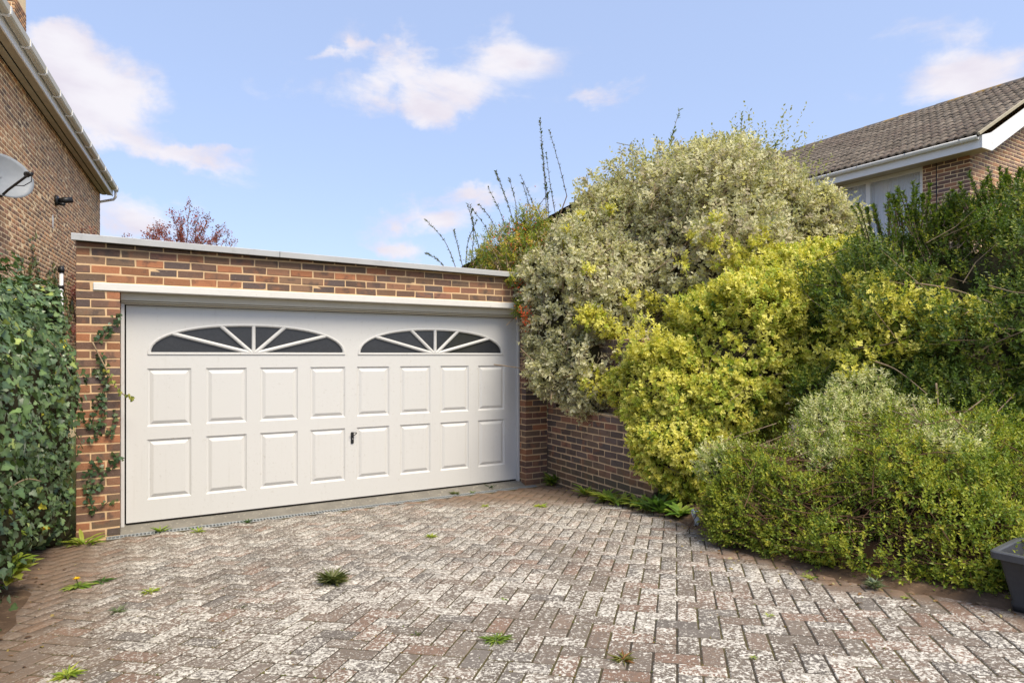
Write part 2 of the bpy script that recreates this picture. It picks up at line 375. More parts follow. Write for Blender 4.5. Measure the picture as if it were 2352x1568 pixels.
drive = grid_sheet('driveway', np.linspace(-1.2, 5.0, 14), np.linspace(-9.0, -0.31, 18), lambda x, y: gz(y)-0.0030, JOINT)
slope = math.atan(0.061)
Mslope = np.array(Matrix.Rotation(-slope, 3, 'X'))
items = []; g = 0.1025
PAL_P = [(0.20, 0.15, 0.115), (0.185, 0.15, 0.12), (0.175, 0.145, 0.115), (0.16, 0.14, 0.12), (0.22, 0.145, 0.105), (0.18, 0.145, 0.115)]
c45 = math.cos(math.pi/4)
for i in range(-90, 90):
    for j in range(-90, 90):
        k = (i-j) % 4                                                   # 90 degree herringbone: each cell of the lattice
        if k == 0: a0, b0, a1, b1 = i, j, i+2, j+1
        elif k == 2: a0, b0, a1, b1 = i, j-1, i+1, j+1
        else: continue
        ca, cb = (a0+a1)/2*g, (b0+b1)/2*g
        u = (ca-cb)*c45+1.9; v = (ca+cb)*c45-3.6
        if not (-0.95 < u < edge_u(v)+0.06 and -8.6 < v < -0.36): continue
        colr = np.array(PAL_P[rng.integers(0, 6)])*rng.uniform(0.9, 1.12)*(0.8 if rng.random() < .06 else 1)
        half = (g-0.0040, g/2-0.0040, 0.03) if k == 0 else (g/2-0.0040, g-0.0040, 0.03)
        half = (half[0]*rng.uniform(.985, 1), half[1]*rng.uniform(.985, 1), .03)
        rz = np.array(Matrix.Rotation(math.pi/4, 3, 'Z'))
        items.append(((u, v, float(gz(v))-0.029+rng.normal(0, 0.0006)), tuple(round(h, 3) for h in half), Mslope @ rz, colr))
pieces(drive, items, 'paver', 'far_pavers', PAVER, 300, chamfer=0.0035, jit=0.0004, seed=3, tilt=0.004)

# planting bed
bx = []
vs = np.linspace(-8.8, 6.0, 60); NB = 26
V = []; F = []
for v in vs:
    e = float(edge_u(min(v, -0.31))) + (0.10 if v > -2.22 else 0.0) + (0.03*math.sin(v*7)+0.02*math.sin(v*17))
    for k in range(NB):
        s = (k/(NB-1))**1.6; u = e+s*(10.5-e)
        V.append((u, v, float(gz(v))-0.004+min(0.20, 0.55*(u-e)+0.0)*0.5+0.012*math.sin(u*9+v*5)*(k > 1)))
for i in range(len(vs)-1):
    for k in range(NB-1): F.append([i*NB+k, i*NB+k+1, (i+1)*NB+k+1, (i+1)*NB+k])
link('planting_bed', mesh_py('planting_bed', V, F), SOIL, None, 'structure', smooth=True)
V = []; F = []
vs = np.linspace(-8.8, -0.36, 40)
for v in vs:
    e = -0.60+0.10*math.sin(v*2.1)+0.03*math.sin(v*9)
    for k in range(8):
        s = k/7; V.append((e-s*3.0, v, float(gz(v))+0.003+min(0.06, 0.12*s*3)))
for i in range(len(vs)-1):
    for k in range(7): F.append([i*8+k, (i+1)*8+k, (i+1)*8+k+1, i*8+k+1])
link('side_bed', mesh_py('side_bed', V, F), SOIL, None, 'structure', smooth=True)

# ------------------------------------------------------------------ garage
PAL_G = [(0.125, 0.080, 0.060), (0.16, 0.105, 0.070), (0.20, 0.12, 0.075), (0.15, 0.09, 0.065), (0.27, 0.125, 0.065), (0.21, 0.105, 0.07), (0.11, 0.08, 0.07), (0.33, 0.14, 0.07), (0.24, 0.125, 0.075)]
def bcol(pal, r): return np.array(pal[r.integers(0, len(pal))])*r.uniform(0.85, 1.15)*BK.get(id(pal), 1.0)
BK = {}
BK[id(PAL_G)] = 1.12
garage = empty('garage', (2.1, 0, -0.06), 'flat-roofed brick double garage with a white panelled door and grey roof trim', 'garage')
YF = -0.18; UL = -0.373; UR = 4.545; OL = -0.045; OR = 4.224
items = []
def course_z(k): return -0.06+0.075*k+0.0375
def brick_row(u0, u1, k, offset, pal, r, yf=YF, half_y=0.05125):
    """stretchers from u0 to u1 on the plane y=yf; offset shifts the perpends"""
    u = u0-offset
    while u < u1-0.012:
        a, b_ = max(u, u0), min(u+0.215, u1)
        if b_-a > 0.03: items.append((((a+b_)/2, yf+half_y, course_z(k)), ((b_-a)/2, half_y, 0.0325), 0.0, bcol(pal, r)))
        u += 0.225
rb = np.random.default_rng(4)
for k in range(0, 29):
    odd = k % 2
    if odd:   # left pier: header on the outside, stretcher to the reveal
        items.append(((UL+0.05125, YF+0.1075, course_z(k)), (0.05125, 0.1075, 0.0325), 0.0, bcol(PAL_G, rb)))
        items.append(((OL-0.1075, YF+0.05125, course_z(k)), (0.1075, 0.05125, 0.0325), 0.0, bcol(PAL_G, rb)))
        items.append(((OL-0.1075, YF+0.16375, course_z(k)), (0.1075, 0.05125, 0.0325), 0.0, bcol(PAL_G, rb)))
        items.append(((OR+0.05125, YF+0.1075, course_z(k)), (0.05125, 0.1075, 0.0325), 0.0, bcol(PAL_G, rb)))
        items.append(((UR-0.1075, YF+0.05125, course_z(k)), (0.1075, 0.05125, 0.0325), 0.0, bcol(PAL_G, rb)))
    else:
        items.append(((OL-0.05125, YF+0.1075, course_z(k)), (0.05125, 0.1075, 0.0325), 0.0, bcol(PAL_G, rb)))
        items.append(((UL+0.1075, YF+0.05125, course_z(k)), (0.1075, 0.05125, 0.0325), 0.0, bcol(PAL_G, rb)))
        items.append(((OR+0.1075, YF+0.05125, course_z(k)), (0.1075, 0.05125, 0.0325), 0.0, bcol(PAL_G, rb)))
        items.append(((OR+0.1075, YF+0.16375, course_z(k)), (0.1075, 0.05125, 0.0325), 0.0, bcol(PAL_G, rb)))
        items.append(((UR-0.05125, YF+0.05125, course_z(k)), (0.05125, 0.05125, 0.0325), 0.0, bcol(PAL_G, rb)))
items.append(((UL+0.05125, YF+0.05125, course_z(29)), (0.05125, 0.05125, 0.0325), 0.0, (0.19, 0.10, 0.06)))
for k in range(30, 35): brick_row(UL, UR, k, 0.1125 if k % 2 else 0.0, PAL_G, rb)
pieces(garage, items, 'brick', 'brickwork', BRICK, 300, chamfer=0.004, jit=0.0012, seed=8, tilt=0.004)
q = 0.0025
cbox('mortar_bed', (UL+q, YF+q, -0.2), (OL-q, YF+0.208, 2.117), MORTAR, garage, 0.001)
cbox('mortar_bed', (OR+q, YF+q, -0.2), (UR-q, YF+0.208, 2.117), MORTAR, garage, 0.001)
cbox('mortar_bed', (UL+q, YF+q, 2.1175), (UR-q, YF+0.20, 2.565), MORTAR, garage, 0.001)
# flank and rear walls, roof deck
cbox('side_wall', (UL+0.004, YF+0.211, -0.2), (UL+0.21, 5.4, 2.54), MORTAR, garage, 0.002)
cbox('side_wall', (UR-0.21, YF+0.211, -0.2), (UR-0.004, 5.4, 2.54), MORTAR, garage, 0.002)
cbox('rear_wall', (UL+0.004, 5.403, -0.2), (UR-0.004, 5.6, 2.54), MORTAR, garage, 0.002)
cbox('roof_deck', (UL+0.22, 0.03, 2.42), (UR-0.22, 5.39, 2.50), COPING, garage, 0.002)
cbox('garage_floor', (OL, 0.1, -0.15), (OR, 5.3, -0.02), CONCRETE, garage, 0.002)
# roof edge trim in two lengths, falling slightly to the right
def trim(u0, u1):
    z = lambda u: 2.590-0.0102*(u-UL)
    prof = [(-0.075, -0.052), (-0.068, -0.056), (-0.060, -0.004), (0.06, -0.004), (0.06, 0.004), (-0.066, 0.006), (-0.075, 0.0)]
    Vp, Fp = extrude(prof, (u0, YF, z(u0)), (u1, YF, z(u1)), (0, 1, 0), (0, 0, 1)); 
    link('roof_trim', mesh_py('roof_trim', Vp, Fp), COPING, garage)
trim(UL-0.03, 1.305); trim(1.311, UR+0.03)
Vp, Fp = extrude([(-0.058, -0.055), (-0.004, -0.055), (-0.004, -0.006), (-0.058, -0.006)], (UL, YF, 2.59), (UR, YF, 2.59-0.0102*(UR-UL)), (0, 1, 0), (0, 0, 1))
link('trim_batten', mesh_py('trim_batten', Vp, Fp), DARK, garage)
cbox('lintel', (UL+0.125, YF-0.012, 2.117), (UR-0.14, YF+0.2, 2.186), LINTEL, garage, 0.006)
# head board with its mouldings and the side frames
cbox('head_board', (OL+0.004, -0.105, 2.046), (OR-0.004, -0.03, 2.1165), FRAMEW, garage, 0.003)
cbox('head_moulding', (OL+0.006, -0.085, 2.030), (OR-0.006, -0.028, 2.0435), FRAMEW, garage, 0.004)
cbox('head_bead', (OL+0.03, -0.052, 2.014), (OR-0.03, -0.02, 2.0285), FRAMEW, garage, 0.003)
cbox('door_frame', (OL+0.002, -0.045, -0.03), (OL+0.032, 0.06, 2.029), DOORW, garage, 0.003)
cbox('door_frame', (OR-0.030, -0.045, -0.03), (OR-0.002, 0.06, 2.029), DOORW, garage, 0.003)
cbox('frame_backing', (OL-0.004, 0.045, -0.1), (OR+0.004, 0.07, 2.12), DARK, garage, 0.001)
# concrete sill
Vp, Fp = extrude([(0.10, -0.2), (0.10, -0.018), (-0.05, -0.020), (-0.205, -0.066), (-0.205, -0.2)], (OL-0.0, 0, 0), (OR+0.0, 0, 0), (0, 1, 0), (0, 0, 1))
link('sill', mesh_py('sill', Vp, Fp), CONCRETE, garage)

# the door itself
DW, DH = 4.192, 2.010
PU = [0.168+0.4985*i for i in range(8)]; PW = 0.370
ROWS = [(0.196, 0.760), (0.880, 1.424)]
FAN = [(0.175, 2.030), (2.178, 4.005)]; FZ0, FZ1 = 1.562, 1.858
def arch(u0, u1, z0, z1, n=28):
    cu = (u0+u1)/2; a = (u1-u0)/2; b_ = z1-z0
    out = []
    for i in range(n+1):
        an = math.pi*(1-i/n); c_, s_ = math.cos(an), math.sin(an)
        out.append((cu+a*math.copysign(abs(c_)**0.92, c_), z0+b_*abs(s_)**0.86))
    return out
V = []; F = []
def quad(a, b_, c_, d_, y=0.0):
    k = len(V); V.extend([(p_[0], y, p_[1]) for p_ in (a, b_, c_, d_)]); F.append([k, k+1, k+2, k+3])
def rect(u0, u1, z0, z1): quad((u0, z0), (u1, z0), (u1, z1), (u0, z1))
ub = [0.006]+sum([[u, u+PW] for u in PU], [])+[DW-0.006]
for z0, z1 in ((0.004, ROWS[0][0]), (ROWS[0][1], ROWS[1][0]), (ROWS[1][1], FZ0)):
    for a, b_ in zip(ub[:-1], ub[1:]): rect(a, b_, z0, z1)
for z0, z1 in ROWS:
    for i in range(0, len(ub)-1, 2): rect(ub[i], ub[i+1], z0, z1)
prev = 0.006
for (u0, u1) in FAN:
    rect(prev, u0, FZ0, DH)
    A = arch(u0, u1, FZ0, FZ1)
    for p0, p1 in zip(A[:-1], A[1:]): quad(p0, p1, (p1[0], DH), (p0[0], DH))
    prev = u1
rect(prev, DW-0.006, FZ0, DH)
door = link('garage_door', mesh_py('garage_door', V, F), DOORW, garage)
def ring_mesh(name, loops, cap):
    V = []; F = []
    n = len(loops[0])
    for L_ in loops: V += L_
    for k in range(len(loops)-1):
        for i in range(n): F.append([k*n+i, k*n+(i+1) % n, (k+1)*n+(i+1) % n, (k+1)*n+i])
    if cap: F.append([(len(loops)-1)*n+i for i in range(n)])
    return mesh_py(name, V, F)
for z0, z1 in ROWS:
    h = z1-z0; loops = []
    for ins, y in ((0, 0.0), (0.004, 0.006), (0.018, 0.013), (0.024, 0.013), (0.030, 0.009), (0.050, 0.001), (0.054, 0.0)):
        loops.append([(ins, y, ins), (PW-ins, y, ins), (PW-ins, y, h-ins), (ins, y, h-ins)])
    me = ring_mesh('door_panel', loops, True); me.materials.append(DOORW)
    for u in PU:
        o = bpy.data.objects.new('door_panel', me); COL.objects.link(o); o.color = (0, 0, 0, 1); o.location = (u, 0, z0); adopt(o, door)
# edges and back of the leaf
cbox('door_edge', (0.0, 0.0, 0.0), (0.0058, 0.035, DH), DOORW, door, 0.0005); cbox('door_edge', (DW-0.0058, 0.0, 0.0), (DW, 0.035, DH), DOORW, door, 0.0005)
cbox('door_edge', (0.006, -0.001, 0.0), (DW-0.006, 0.035, 0.0038), DOORW, door, 0.0005)
cbox('door_back', (0.008, 0.024, 0.005), (DW-0.008, 0.034, DH-0.002), DARK, door, 0.0005)
cbox('bottom_seal', (0.0, -0.002, -0.017), (DW, 0.03, -0.003), DARK, door, 0.001)
for (u0, u1) in FAN:
    cu = (u0+u1)/2; A = arch(u0, u1, FZ0, FZ1)
    # arch moulding
    loops = []
    def inset(A, d):
        a = (u1-u0)/2; k = (a-d)/a; kz = (FZ1-FZ0-d)/(FZ1-FZ0)
        return [(cu+(p_[0]-cu)*k, FZ0+(p_[1]-FZ0)*kz) for p_ in A]
    for d, y in ((-0.004, 0.0015), (-0.004, -0.007), (0.008, -0.010), (0.020, -0.004), (0.024, 0.014)):
        loops.append([(p_[0], y, p_[1]) for p_ in inset(A, d)])
    V = sum(loops, []); n = len(A); F = [[k*n+i, k*n+i+1, (k+1)*n+i+1, (k+1)*n+i] for k in range(len(loops)-1) for i in range(n-1)]
    link('arch_moulding', mesh_py('arch_moulding', V, F), DOORW, door, smooth=False)
    cbox('base_moulding', (u0-0.004, -0.009, FZ0-0.010), (u1+0.004, 0.014, FZ0+0.014), DOORW, door, 0.004)
    bars = [-0.78, -0.325, 0.0, 0.325, 0.78]; Ai = inset(A, 0.012)
    def arch_at(x):
        us_ = [p_[0] for p_ in Ai]; return np.interp(x, us_, [p_[1] for p_ in Ai])
    ends = []
    for s in bars:
        x1 = cu+s*(u1-u0)/2; z1 = float(arch_at(x1)); p0 = np.array([cu+s*0.05, FZ0+0.012]); p1 = np.array([x1, z1]); ends.append(p1)
        d = (p1-p0)/np.linalg.norm(p1-p0); nrm = np.array([-d[1], d[0]]); V = []; F = []
        prof = [(-0.017, 0.013), (-0.017, -0.003), (-0.006, -0.010), (0.006, -0.010), (0.017, -0.003), (0.017, 0.013)]
        for pt in (p0, p1): V += [(pt[0]+nrm[0]*a, y, pt[1]+nrm[1]*a) for a, y in prof]
        F = [[i, (i+1) % 6, 6+(i+1) % 6, 6+i] for i in range(6)]+[[0, 1, 2, 3, 4, 5][::-1], [6, 7, 8, 9, 10, 11]]
        link('glazing_bar', mesh_py('glazing_bar', V, F), DOORW, door)
    cuts = [u0+0.02]+[float(e[0]) for e in ends]+[u1-0.02]
    for i in range(6):
        poly = [(cu, FZ0+0.008)]; xs_ = np.linspace(cuts[i], cuts[i+1], 8); arcp = [(x, float(arch_at(x))) for x in xs_]
        if i == 0: arcp = [(u0+0.02, FZ0+0.008)]+arcp
        if i == 5: arcp = arcp+[(u1-0.02, FZ0+0.008)]
        poly = poly+arcp
        link('pane', mesh_py('pane', [(p_[0], 0.0135, p_[1]) for p_ in poly], [list(range(len(poly)))]), GLASS, door)
# handle: black lock plate, lever loop, bright cylinder
parts = []
cb = cb_verts((0.016, 0.006, 0.062), 0.005)+np.array([2.111, -0.006, 0.652])
hp = link('handle', mesh_py('handle', cb, [list(f) for f in CBF]+[list(t_) for t_ in CBT]), BLACKP, door)
pts_ = [(2.092, -0.02, 0.692), (2.088, -0.03, 0.700), (2.092, -0.038, 0.708), (2.112, -0.042, 0.711), (2.140, -0.040, 0.709), (2.150, -0.034, 0.703), (2.138, -0.028, 0.688), (2.118, -0.024, 0.678), (2.098, -0.02, 0.684), (2.092, -0.02, 0.692)]
Vt, Ft = tube(pts_, 0.0045, 8); link('handle_loop', mesh_py('handle_loop', Vt, Ft), BLACKP, door, smooth=True)
Vt, Ft = tube([(2.111, -0.011, 0.640), (2.111, -0.017, 0.640)], 0.008, 12); link('lock', mesh_py('lock', Vt, Ft), STEEL, door)

# channel drain across the front of the sill
drain = empty('channel_drain', (2.1, -0.26, -0.06), 'narrow galvanised channel drain with a barred grating along the garage sill', 'drain')
zd = -0.056
cbox('channel', (-0.15, -0.305, -0.16), (OR+0.12, -0.212, zd-0.030), DARK, drain, 0.001)
cbox('edge_rail', (-0.15, -0.312, zd-0.05), (OR+0.12, -0.300, zd+0.004), GALV, drain, 0.001)
cbox('edge_rail', (-0.15, -0.218, zd-0.05), (OR+0.12, -0.2065, zd+0.004), GALV, drain, 0.001)
bars_ = []; Vs = []; 
for i in range(150):
    u = -0.14+i*0.0299
    Vs.append(cb_verts((0.007, 0.041, 0.006), 0.002)+np.array([u, -0.259, zd-0.002]))
V = np.vstack(Vs); Q = np.array(CBF); T3 = np.array(CBT); tris = np.vstack([Q[:, [0, 1, 2]], Q[:, [0, 2, 3]], T3])
link('grating', mesh_np('grating', V, (tris[None]+24*np.arange(150)[:, None, None]).reshape(-1, 3)), GALV, drain, 'stuff')

# ------------------------------------------------------------------ low boundary wall, perpendicular to the garage
bw = empty('boundary_wall', (4.55, -1.2, 0), 'low dark brick garden wall with a stepped ledge, running out from the garage pier', 'wall')
A0 = np.array([4.535, -0.19]); A1 = np.array([4.405, -2.235]); dw_ = (A1-A0)/np.linalg.norm(A1-A0); LW = float(np.linalg.norm(A1-A0)); nw = np.array([dw_[1], -dw_[0]])   # nw points to the drive (-x)
if nw[0] > 0: nw = -nw
ang = math.atan2(dw_[1], dw_[0]); items = []
PAL_B = [(0.095, 0.070, 0.060), (0.12, 0.085, 0.065), (0.11, 0.08, 0.07), (0.15, 0.10, 0.075), (0.20, 0.105, 0.075), (0.085, 0.068, 0.062)]
BK[id(PAL_B)] = 1.3
def wrow(k, s0, s1, off, back, zbase=-0.045):
    s = s0-off
    while s < s1-0.012:
        a, b_ = max(s, s0), min(s+0.215, s1)
        if b_-a > 0.03:
            cxy = A0+dw_*(a+b_)/2-nw*(0.05125+back); items.append(((cxy[0], cxy[1], zbase+0.075*k), ((b_-a)/2, 0.05125, 0.0325), ang, bcol(PAL_B, rb)))
        s += 0.225
for k in range(-1, 13): wrow(k, 0, LW, 0.1125 if k % 2 else 0, 0)
for k in range(13, 17): wrow(k, 0, 0.21, 0.1125 if k % 2 else 0, 0)
for k in range(13, 24): wrow(k, 0.225, LW-0.3, 0.1125 if k % 2 else 0, 0.115)
pieces(bw, items, 'brick', 'brickwork', BRICK_B, 300, chamfer=0.006, jit=0.002, seed=9, tilt=0.008)
def wall_box(name, s0, s1, b0, b1, z0, z1, mat):
    cxy = A0+dw_*(s0+s1)/2-nw*(b0+b1)/2; Mr = [[math.cos(ang), -math.sin(ang), 0], [math.sin(ang), math.cos(ang), 0], [0, 0, 1]]
    obox(name, (cxy[0], cxy[1], (z0+z1)/2), ((s1-s0)/2, (b1-b0)/2, (z1-z0)/2), Mr, mat, bw, 0.004)
wall_box('mortar_bed', 0.003, LW-0.006, 0.0045, 0.21, -0.3, 0.893, MORTAR_B)
wall_box('ledge', 0.215, LW-0.002, -0.004, 0.112, 0.896, 0.914, MORTAR_B)
wall_box('mortar_bed', 0.004, 0.208, 0.008, 0.10, 0.894, 1.19, MORTAR_B)
wall_box('mortar_bed', 0.222, LW-0.31, 0.123, 0.22, 0.8935, 1.72, MORTAR_B)

# ------------------------------------------------------------------ two-storey house on the left, side wall with eaves gutter
HA = R_(6.1); hd = np.array([math.sin(HA), math.cos(HA), 0]); hn = np.array([math.cos(HA), -math.sin(HA), 0]); HQ = np.array([-1.003, 9.878, 0])
def HP(s, out, z): return HQ+hd*s+hn*out+np.array([0, 0, z])
HM = np.array([hd, -hn, [0, 0, 1]]).T          # local x along the wall, y into the wall, z up
house = empty('brick_house', tuple(HP(-1.0, -3, -0.15)), 'tall brown brick house side wall with white fascia and cream gutter, satellite dish on it', 'house')
S0, S1, ZE = -8.6, 3.27, 5.80
PAL_H = [(0.21, 0.12, 0.065), (0.25, 0.145, 0.08), (0.28, 0.16, 0.085), (0.17, 0.10, 0.06), (0.31, 0.16, 0.08), (0.23, 0.125, 0.075), (0.14, 0.09, 0.06)]
BK[id(PAL_H)] = 1.75; items = []; rh = np.random.default_rng(21)
for k in range(4, 79):
    s = S1-(0.1125 if k % 2 else 0)+0.0
    z = ZE-0.01-0.075*(78-k)-0.0375
    first = True
    s = S1
    seq = []
    if k % 2: seq.append(0.1025)
    while s > S0:
        Lb = seq.pop() if seq else 0.215
        items.append((HP(s-Lb/2, -0.05125, z), (Lb/2-.0018, 0.05125, 0.0308), HM, bcol(PAL_H, rh))); s -= Lb+0.010
pieces(house, items, 'brick', 'brickwork', BRICK_H, 300, chamfer=0.002, jit=0.0010, seed=22, tilt=0.004)
def hbox(name, s0, s1, o0, o1, z0, z1, mat, c=0.004):
    obox(name, HP((s0+s1)/2, (o0+o1)/2, (z0+z1)/2), ((s1-s0)/2, abs(o1-o0)/2, (z1-z0)/2), HM, mat, house, c)
hbox('wall', S0, S1-0.006, -0.30, -0.0012, -0.3, ZE, MORTAR_H, 0.001)
hbox('end_wall', S1-0.31, S1-0.006, -7.0, -0.302, -0.3, ZE, MORTAR_H, 0.001)
hbox('soffit', S0, S1+0.02, 0.030, 0.125, ZE-0.022, ZE, SOFFIT); hbox('soffit', S0, S1+0.02, 0.150, 0.262, ZE-0.022, ZE, SOFFIT)
hbox('soffit_vent', S0, S1+0.02, 0.0, 0.029, ZE-0.008, ZE+0.01, DARK, 0.001); hbox('soffit_vent', S0, S1+0.02, 0.126, 0.149, ZE-0.008, ZE+0.01, DARK, 0.001)
hbox('fascia', S0, S1+0.03, 0.264, 0.290, ZE-0.035, ZE+0.19, UPVC)
prof = [(0.296, 0.095), (0.302, 0.022), (0.325, 0.0), (0.385, 0.0), (0.408, 0.022), (0.414, 0.105), (0.408, 0.105), (0.400, 0.03), (0.380, 0.012), (0.328, 0.012), (0.309, 0.03), (0.304, 0.095)]
Vp, Fp = extrude(prof, HP(S0, 0, ZE+0.085), HP(S1+0.06, 0, ZE+0.085), hn, (0, 0, 1)); link('gutter', mesh_py('gutter', Vp, Fp), GUTTER, house)
for s in np.arange(S1-0.2, S0, -0.95):
    Vp, Fp = extrude([(0.291, 0.06), (0.298, -0.006), (0.386, -0.012), (0.420, 0.018), (0.422, 0.112), (0.412, 0.112), (0.405, 0.03), (0.300, 0.012)], HP(s, 0, ZE+0.081), HP(s-0.05, 0, ZE+0.081), hn, (0, 0, 1))
    link('gutter_bracket', mesh_py('gutter_bracket', Vp, Fp), UPVC, house)
Vt, Ft = tube([HP(S1-0.03, 0.355, ZE+0.09), HP(S1-0.03, 0.355, ZE-0.06), HP(S1+0.02, 0.30, ZE-0.12), HP(S1+0.12, -0.05, ZE-0.20), HP(S1+0.14, -0.10, ZE-0.3), HP(S1+0.14, -0.10, 0)], 0.034, 10)
link('downpipe', mesh_py('downpipe', Vt, Ft), UPVC, house, smooth=True)
# roof slope behind the gutter, and the chimney
TILED = plain('dark_tile', (0.10, 0.085, 0.075), 0.9, 0.2, var=0.5, scale=6)
Vp = [HP(S0, 0.32, ZE+0.19), HP(S1+0.05, 0.32, ZE+0.19), HP(S1+0.05, -3.6, ZE+0.19+2.2), HP(S0, -3.6, ZE+0.19+2.2), HP(S1+0.05, -7.3, ZE+0.19), HP(S0, -7.3, ZE+0.19)]
link('roof', mesh_py('roof', Vp, [[0, 1, 2, 3], [3, 2, 4, 5], [1, 4, 2], [0, 3, 5]]), TILED, house)
cc = at(4, 20, 13.2); items = []
CHX, CHY = cc[0]-0.1, cc[1]; cs = (0.42, 0.42)
obox('chimney', (CHX, CHY, 7.55), (0.415, 0.415, 1.9), HM, MORTAR_H, house, 0.002)
for k in range(34):
    z = 6.3+0.075*k
    for side in range(4):
        Rm = HM @ np.array(Matrix.Rotation(side*math.pi/2, 3, 'Z')); 
        for i in range(4):
            x = -0.42+0.1125*(k % 2)+0.225*i
            a, b_ = max(-0.42, x), min(0.42, x+0.215)
            if b_-a < 0.03: continue
            cen = np.array([CHX, CHY, z])+Rm @ np.array([(a+b_)/2, -0.372, 0]); items.append((cen, ((b_-a)/2, 0.05, 0.0325), Rm, bcol(PAL_H, rh)))
pieces(house, items, 'brick', 'chimney_brickwork', BRICK_H, 60, chamfer=0.005, jit=0.001, seed=31)
# painted smear left on the bricks
m, t, b, o = M_new('white_smear'); t.set(b, 'Base Color', (0.75, 0.71, 0.64, 1)); b.inputs['Roughness'].default_value = 0.8; SMEAR = m
V = [HP(-2.05+0.07*math.cos(a)*(1+.25*math.sin(3*a)), 0.003, 4.06+0.135*math.sin(a)*(1+.15*math.cos(5*a))) for a in np.linspace(0, 2*math.pi, 18, endpoint=False)]
link('paint_smear', mesh_py('paint_smear', V, [list(range(18))]), SMEAR, house)

# satellite dish
dish = empty('satellite_dish', tuple(HP(-4.9, 0.0, 4.2)), 'grey oval satellite dish with a black feed arm fixed to brick wall', 'satellite dish')
GREYM = plain('dish_grey', (0.30, 0.32, 0.335), 0.45, 0.4, var=0.25, scale=8)
DC = at(6, 404, 8.75); dn_ = Vector((CAM-DC)); dn_ = Vector((0.70, -0.78, 0.20)).normalized(); dr = Vector((-dn_.y, dn_.x, 0)).normalized()
if dr.dot(Vector(RGT)) < 0: dr = -dr
du_ = dn_.cross(dr); du_ = du_ if du_.z > 0 else -du_
V = []; F = []; NR, NA = 8, 36
for side in (0, 1):
    for i in range(NR+1):
        rr = i/NR
        for a in range(NA):
            an = 2*math.pi*a/NA; x, z = 0.40*rr*math.cos(an), 0.305*rr*math.sin(an)
            p_ = Vector(DC)+dr*x+du_*z+dn_*(0.085*rr*rr-0.05-(0.006 if side else 0)); V.append(p_)
for side in (0, 1):
    o0 = side*(NR+1)*NA
    for i in range(NR):
        for a in range(NA):
            q_ = [o0+i*NA+a, o0+i*NA+(a+1) % NA, o0+(i+1)*NA+(a+1) % NA, o0+(i+1)*NA+a]; F.append(q_ if side == 0 else q_[::-1])
for a in range(NA): F.append([NR*NA+a, NR*NA+(a+1) % NA, (NR+1)*NA+NR*NA+(a+1) % NA, (NR+1)*NA+NR*NA+a])
link('reflector', mesh_py('reflector', V, F), GREYM, dish, smooth=True)
D3 = lambda x, z, n: np.array(Vector(DC)+dr*x+du_*z+dn_*n)
Vt, Ft = tube([D3(-0.05, -0.30, -0.02), D3(-0.04, -0.24, 0.12), D3(0.05, -0.10, 0.34), D3(0.07, -0.07, 0.40)], 0.016, 8); link('feed_arm', mesh_py('feed_arm', Vt, Ft), BLACKP, dish, smooth=True)
Vt, Ft = tube([D3(0.06, -0.08, 0.44), D3(0.08, -0.055, 0.36), D3(0.085, -0.05, 0.33)], [0.03, 0.034, 0.042], 12); link('receiver', mesh_py('receiver', Vt, Ft), BLACKP, dish, smooth=True)
Vt, Ft = tube([D3(0.085, -0.09, 0.42), D3(0.08, -0.17, 0.40), D3(0.03, -0.22, 0.32), D3(-0.01, -0.20, 0.22), D3(-0.03, -0.235, 0.13)], 0.006, 6); link('cable', mesh_py('cable', Vt, Ft), BLACKP, dish, smooth=True)
wallpt = HP((DC-HQ)@hd, 0.0, DC[2]-0.05)
Vt, Ft = tube([wallpt, D3(-0.02, -0.02, -0.16), D3(0, 0, -0.045)], 0.02, 10); link('wall_bracket', mesh_py('wall_bracket', Vt, Ft), GREYM, dish, smooth=True)
obox('base_plate', wallpt+hn*0.006, (0.07, 0.006, 0.09), HM, GREYM, dish)

# black wall lamp
lampo = empty('wall_lamp', tuple(HP(-1.8, 0, 4.5)), 'small black bulkhead wall lamp fixed high on the brown brick house', 'lamp')
Vt, Ft = tube([HP(-1.83, 0.001, 4.50), HP(-1.83, 0.03, 4.50), HP(-1.83, 0.05, 4.50)], [0.10, 0.10, 0.085], 20); link('base', mesh_py('base', Vt, Ft), BLACKP, lampo, smooth=True)
Vt, Ft = tube([HP(-1.83, 0.05, 4.50), HP(-1.80, 0.14, 4.525), HP(-1.76, 0.26, 4.55)], [0.045, 0.06, 0.055], 16); link('lamp_head', mesh_py('lamp_head', Vt, Ft), BLACKP, lampo, smooth=True)
Vt, Ft = tube([HP(-1.83, 0.05, 4.45), HP(-1.82, 0.11, 4.44), HP(-1.81, 0.15, 4.45)], [0.03, 0.035, 0.03], 12); link('sensor', mesh_py('sensor', Vt, Ft), BLACKP, lampo, smooth=True)

# white vent pipe with black cap
vp = empty('vent_pipe', tuple(HP(-1.75, 0.08, -0.15)), 'white vertical plastic pipe with a black cap standing against brown brick wall', 'pipe')
Vt, Ft = tube([HP(-1.74, 0.075, -0.2), HP(-1.74, 0.075, 3.16)], 0.034, 12); link('pipe', mesh_py('pipe', Vt, Ft), UPVC, vp, smooth=True)
Vt, Ft = tube([HP(-1.74, 0.075, 3.14), HP(-1.74, 0.075, 3.20), HP(-1.74, 0.075, 3.27)], [0.05, 0.06, 0.035], 12); link('cap', mesh_py('cap', Vt, Ft), BLACKP, vp, smooth=True)
Vt, Ft = tube([HP(-1.74, 0.0, 2.86), HP(-1.74, 0.075, 2.86), HP(-1.74, 0.12, 2.86)], 0.045, 10); link('pipe_clip', mesh_py('pipe_clip', Vt, Ft), BLACKP, vp)

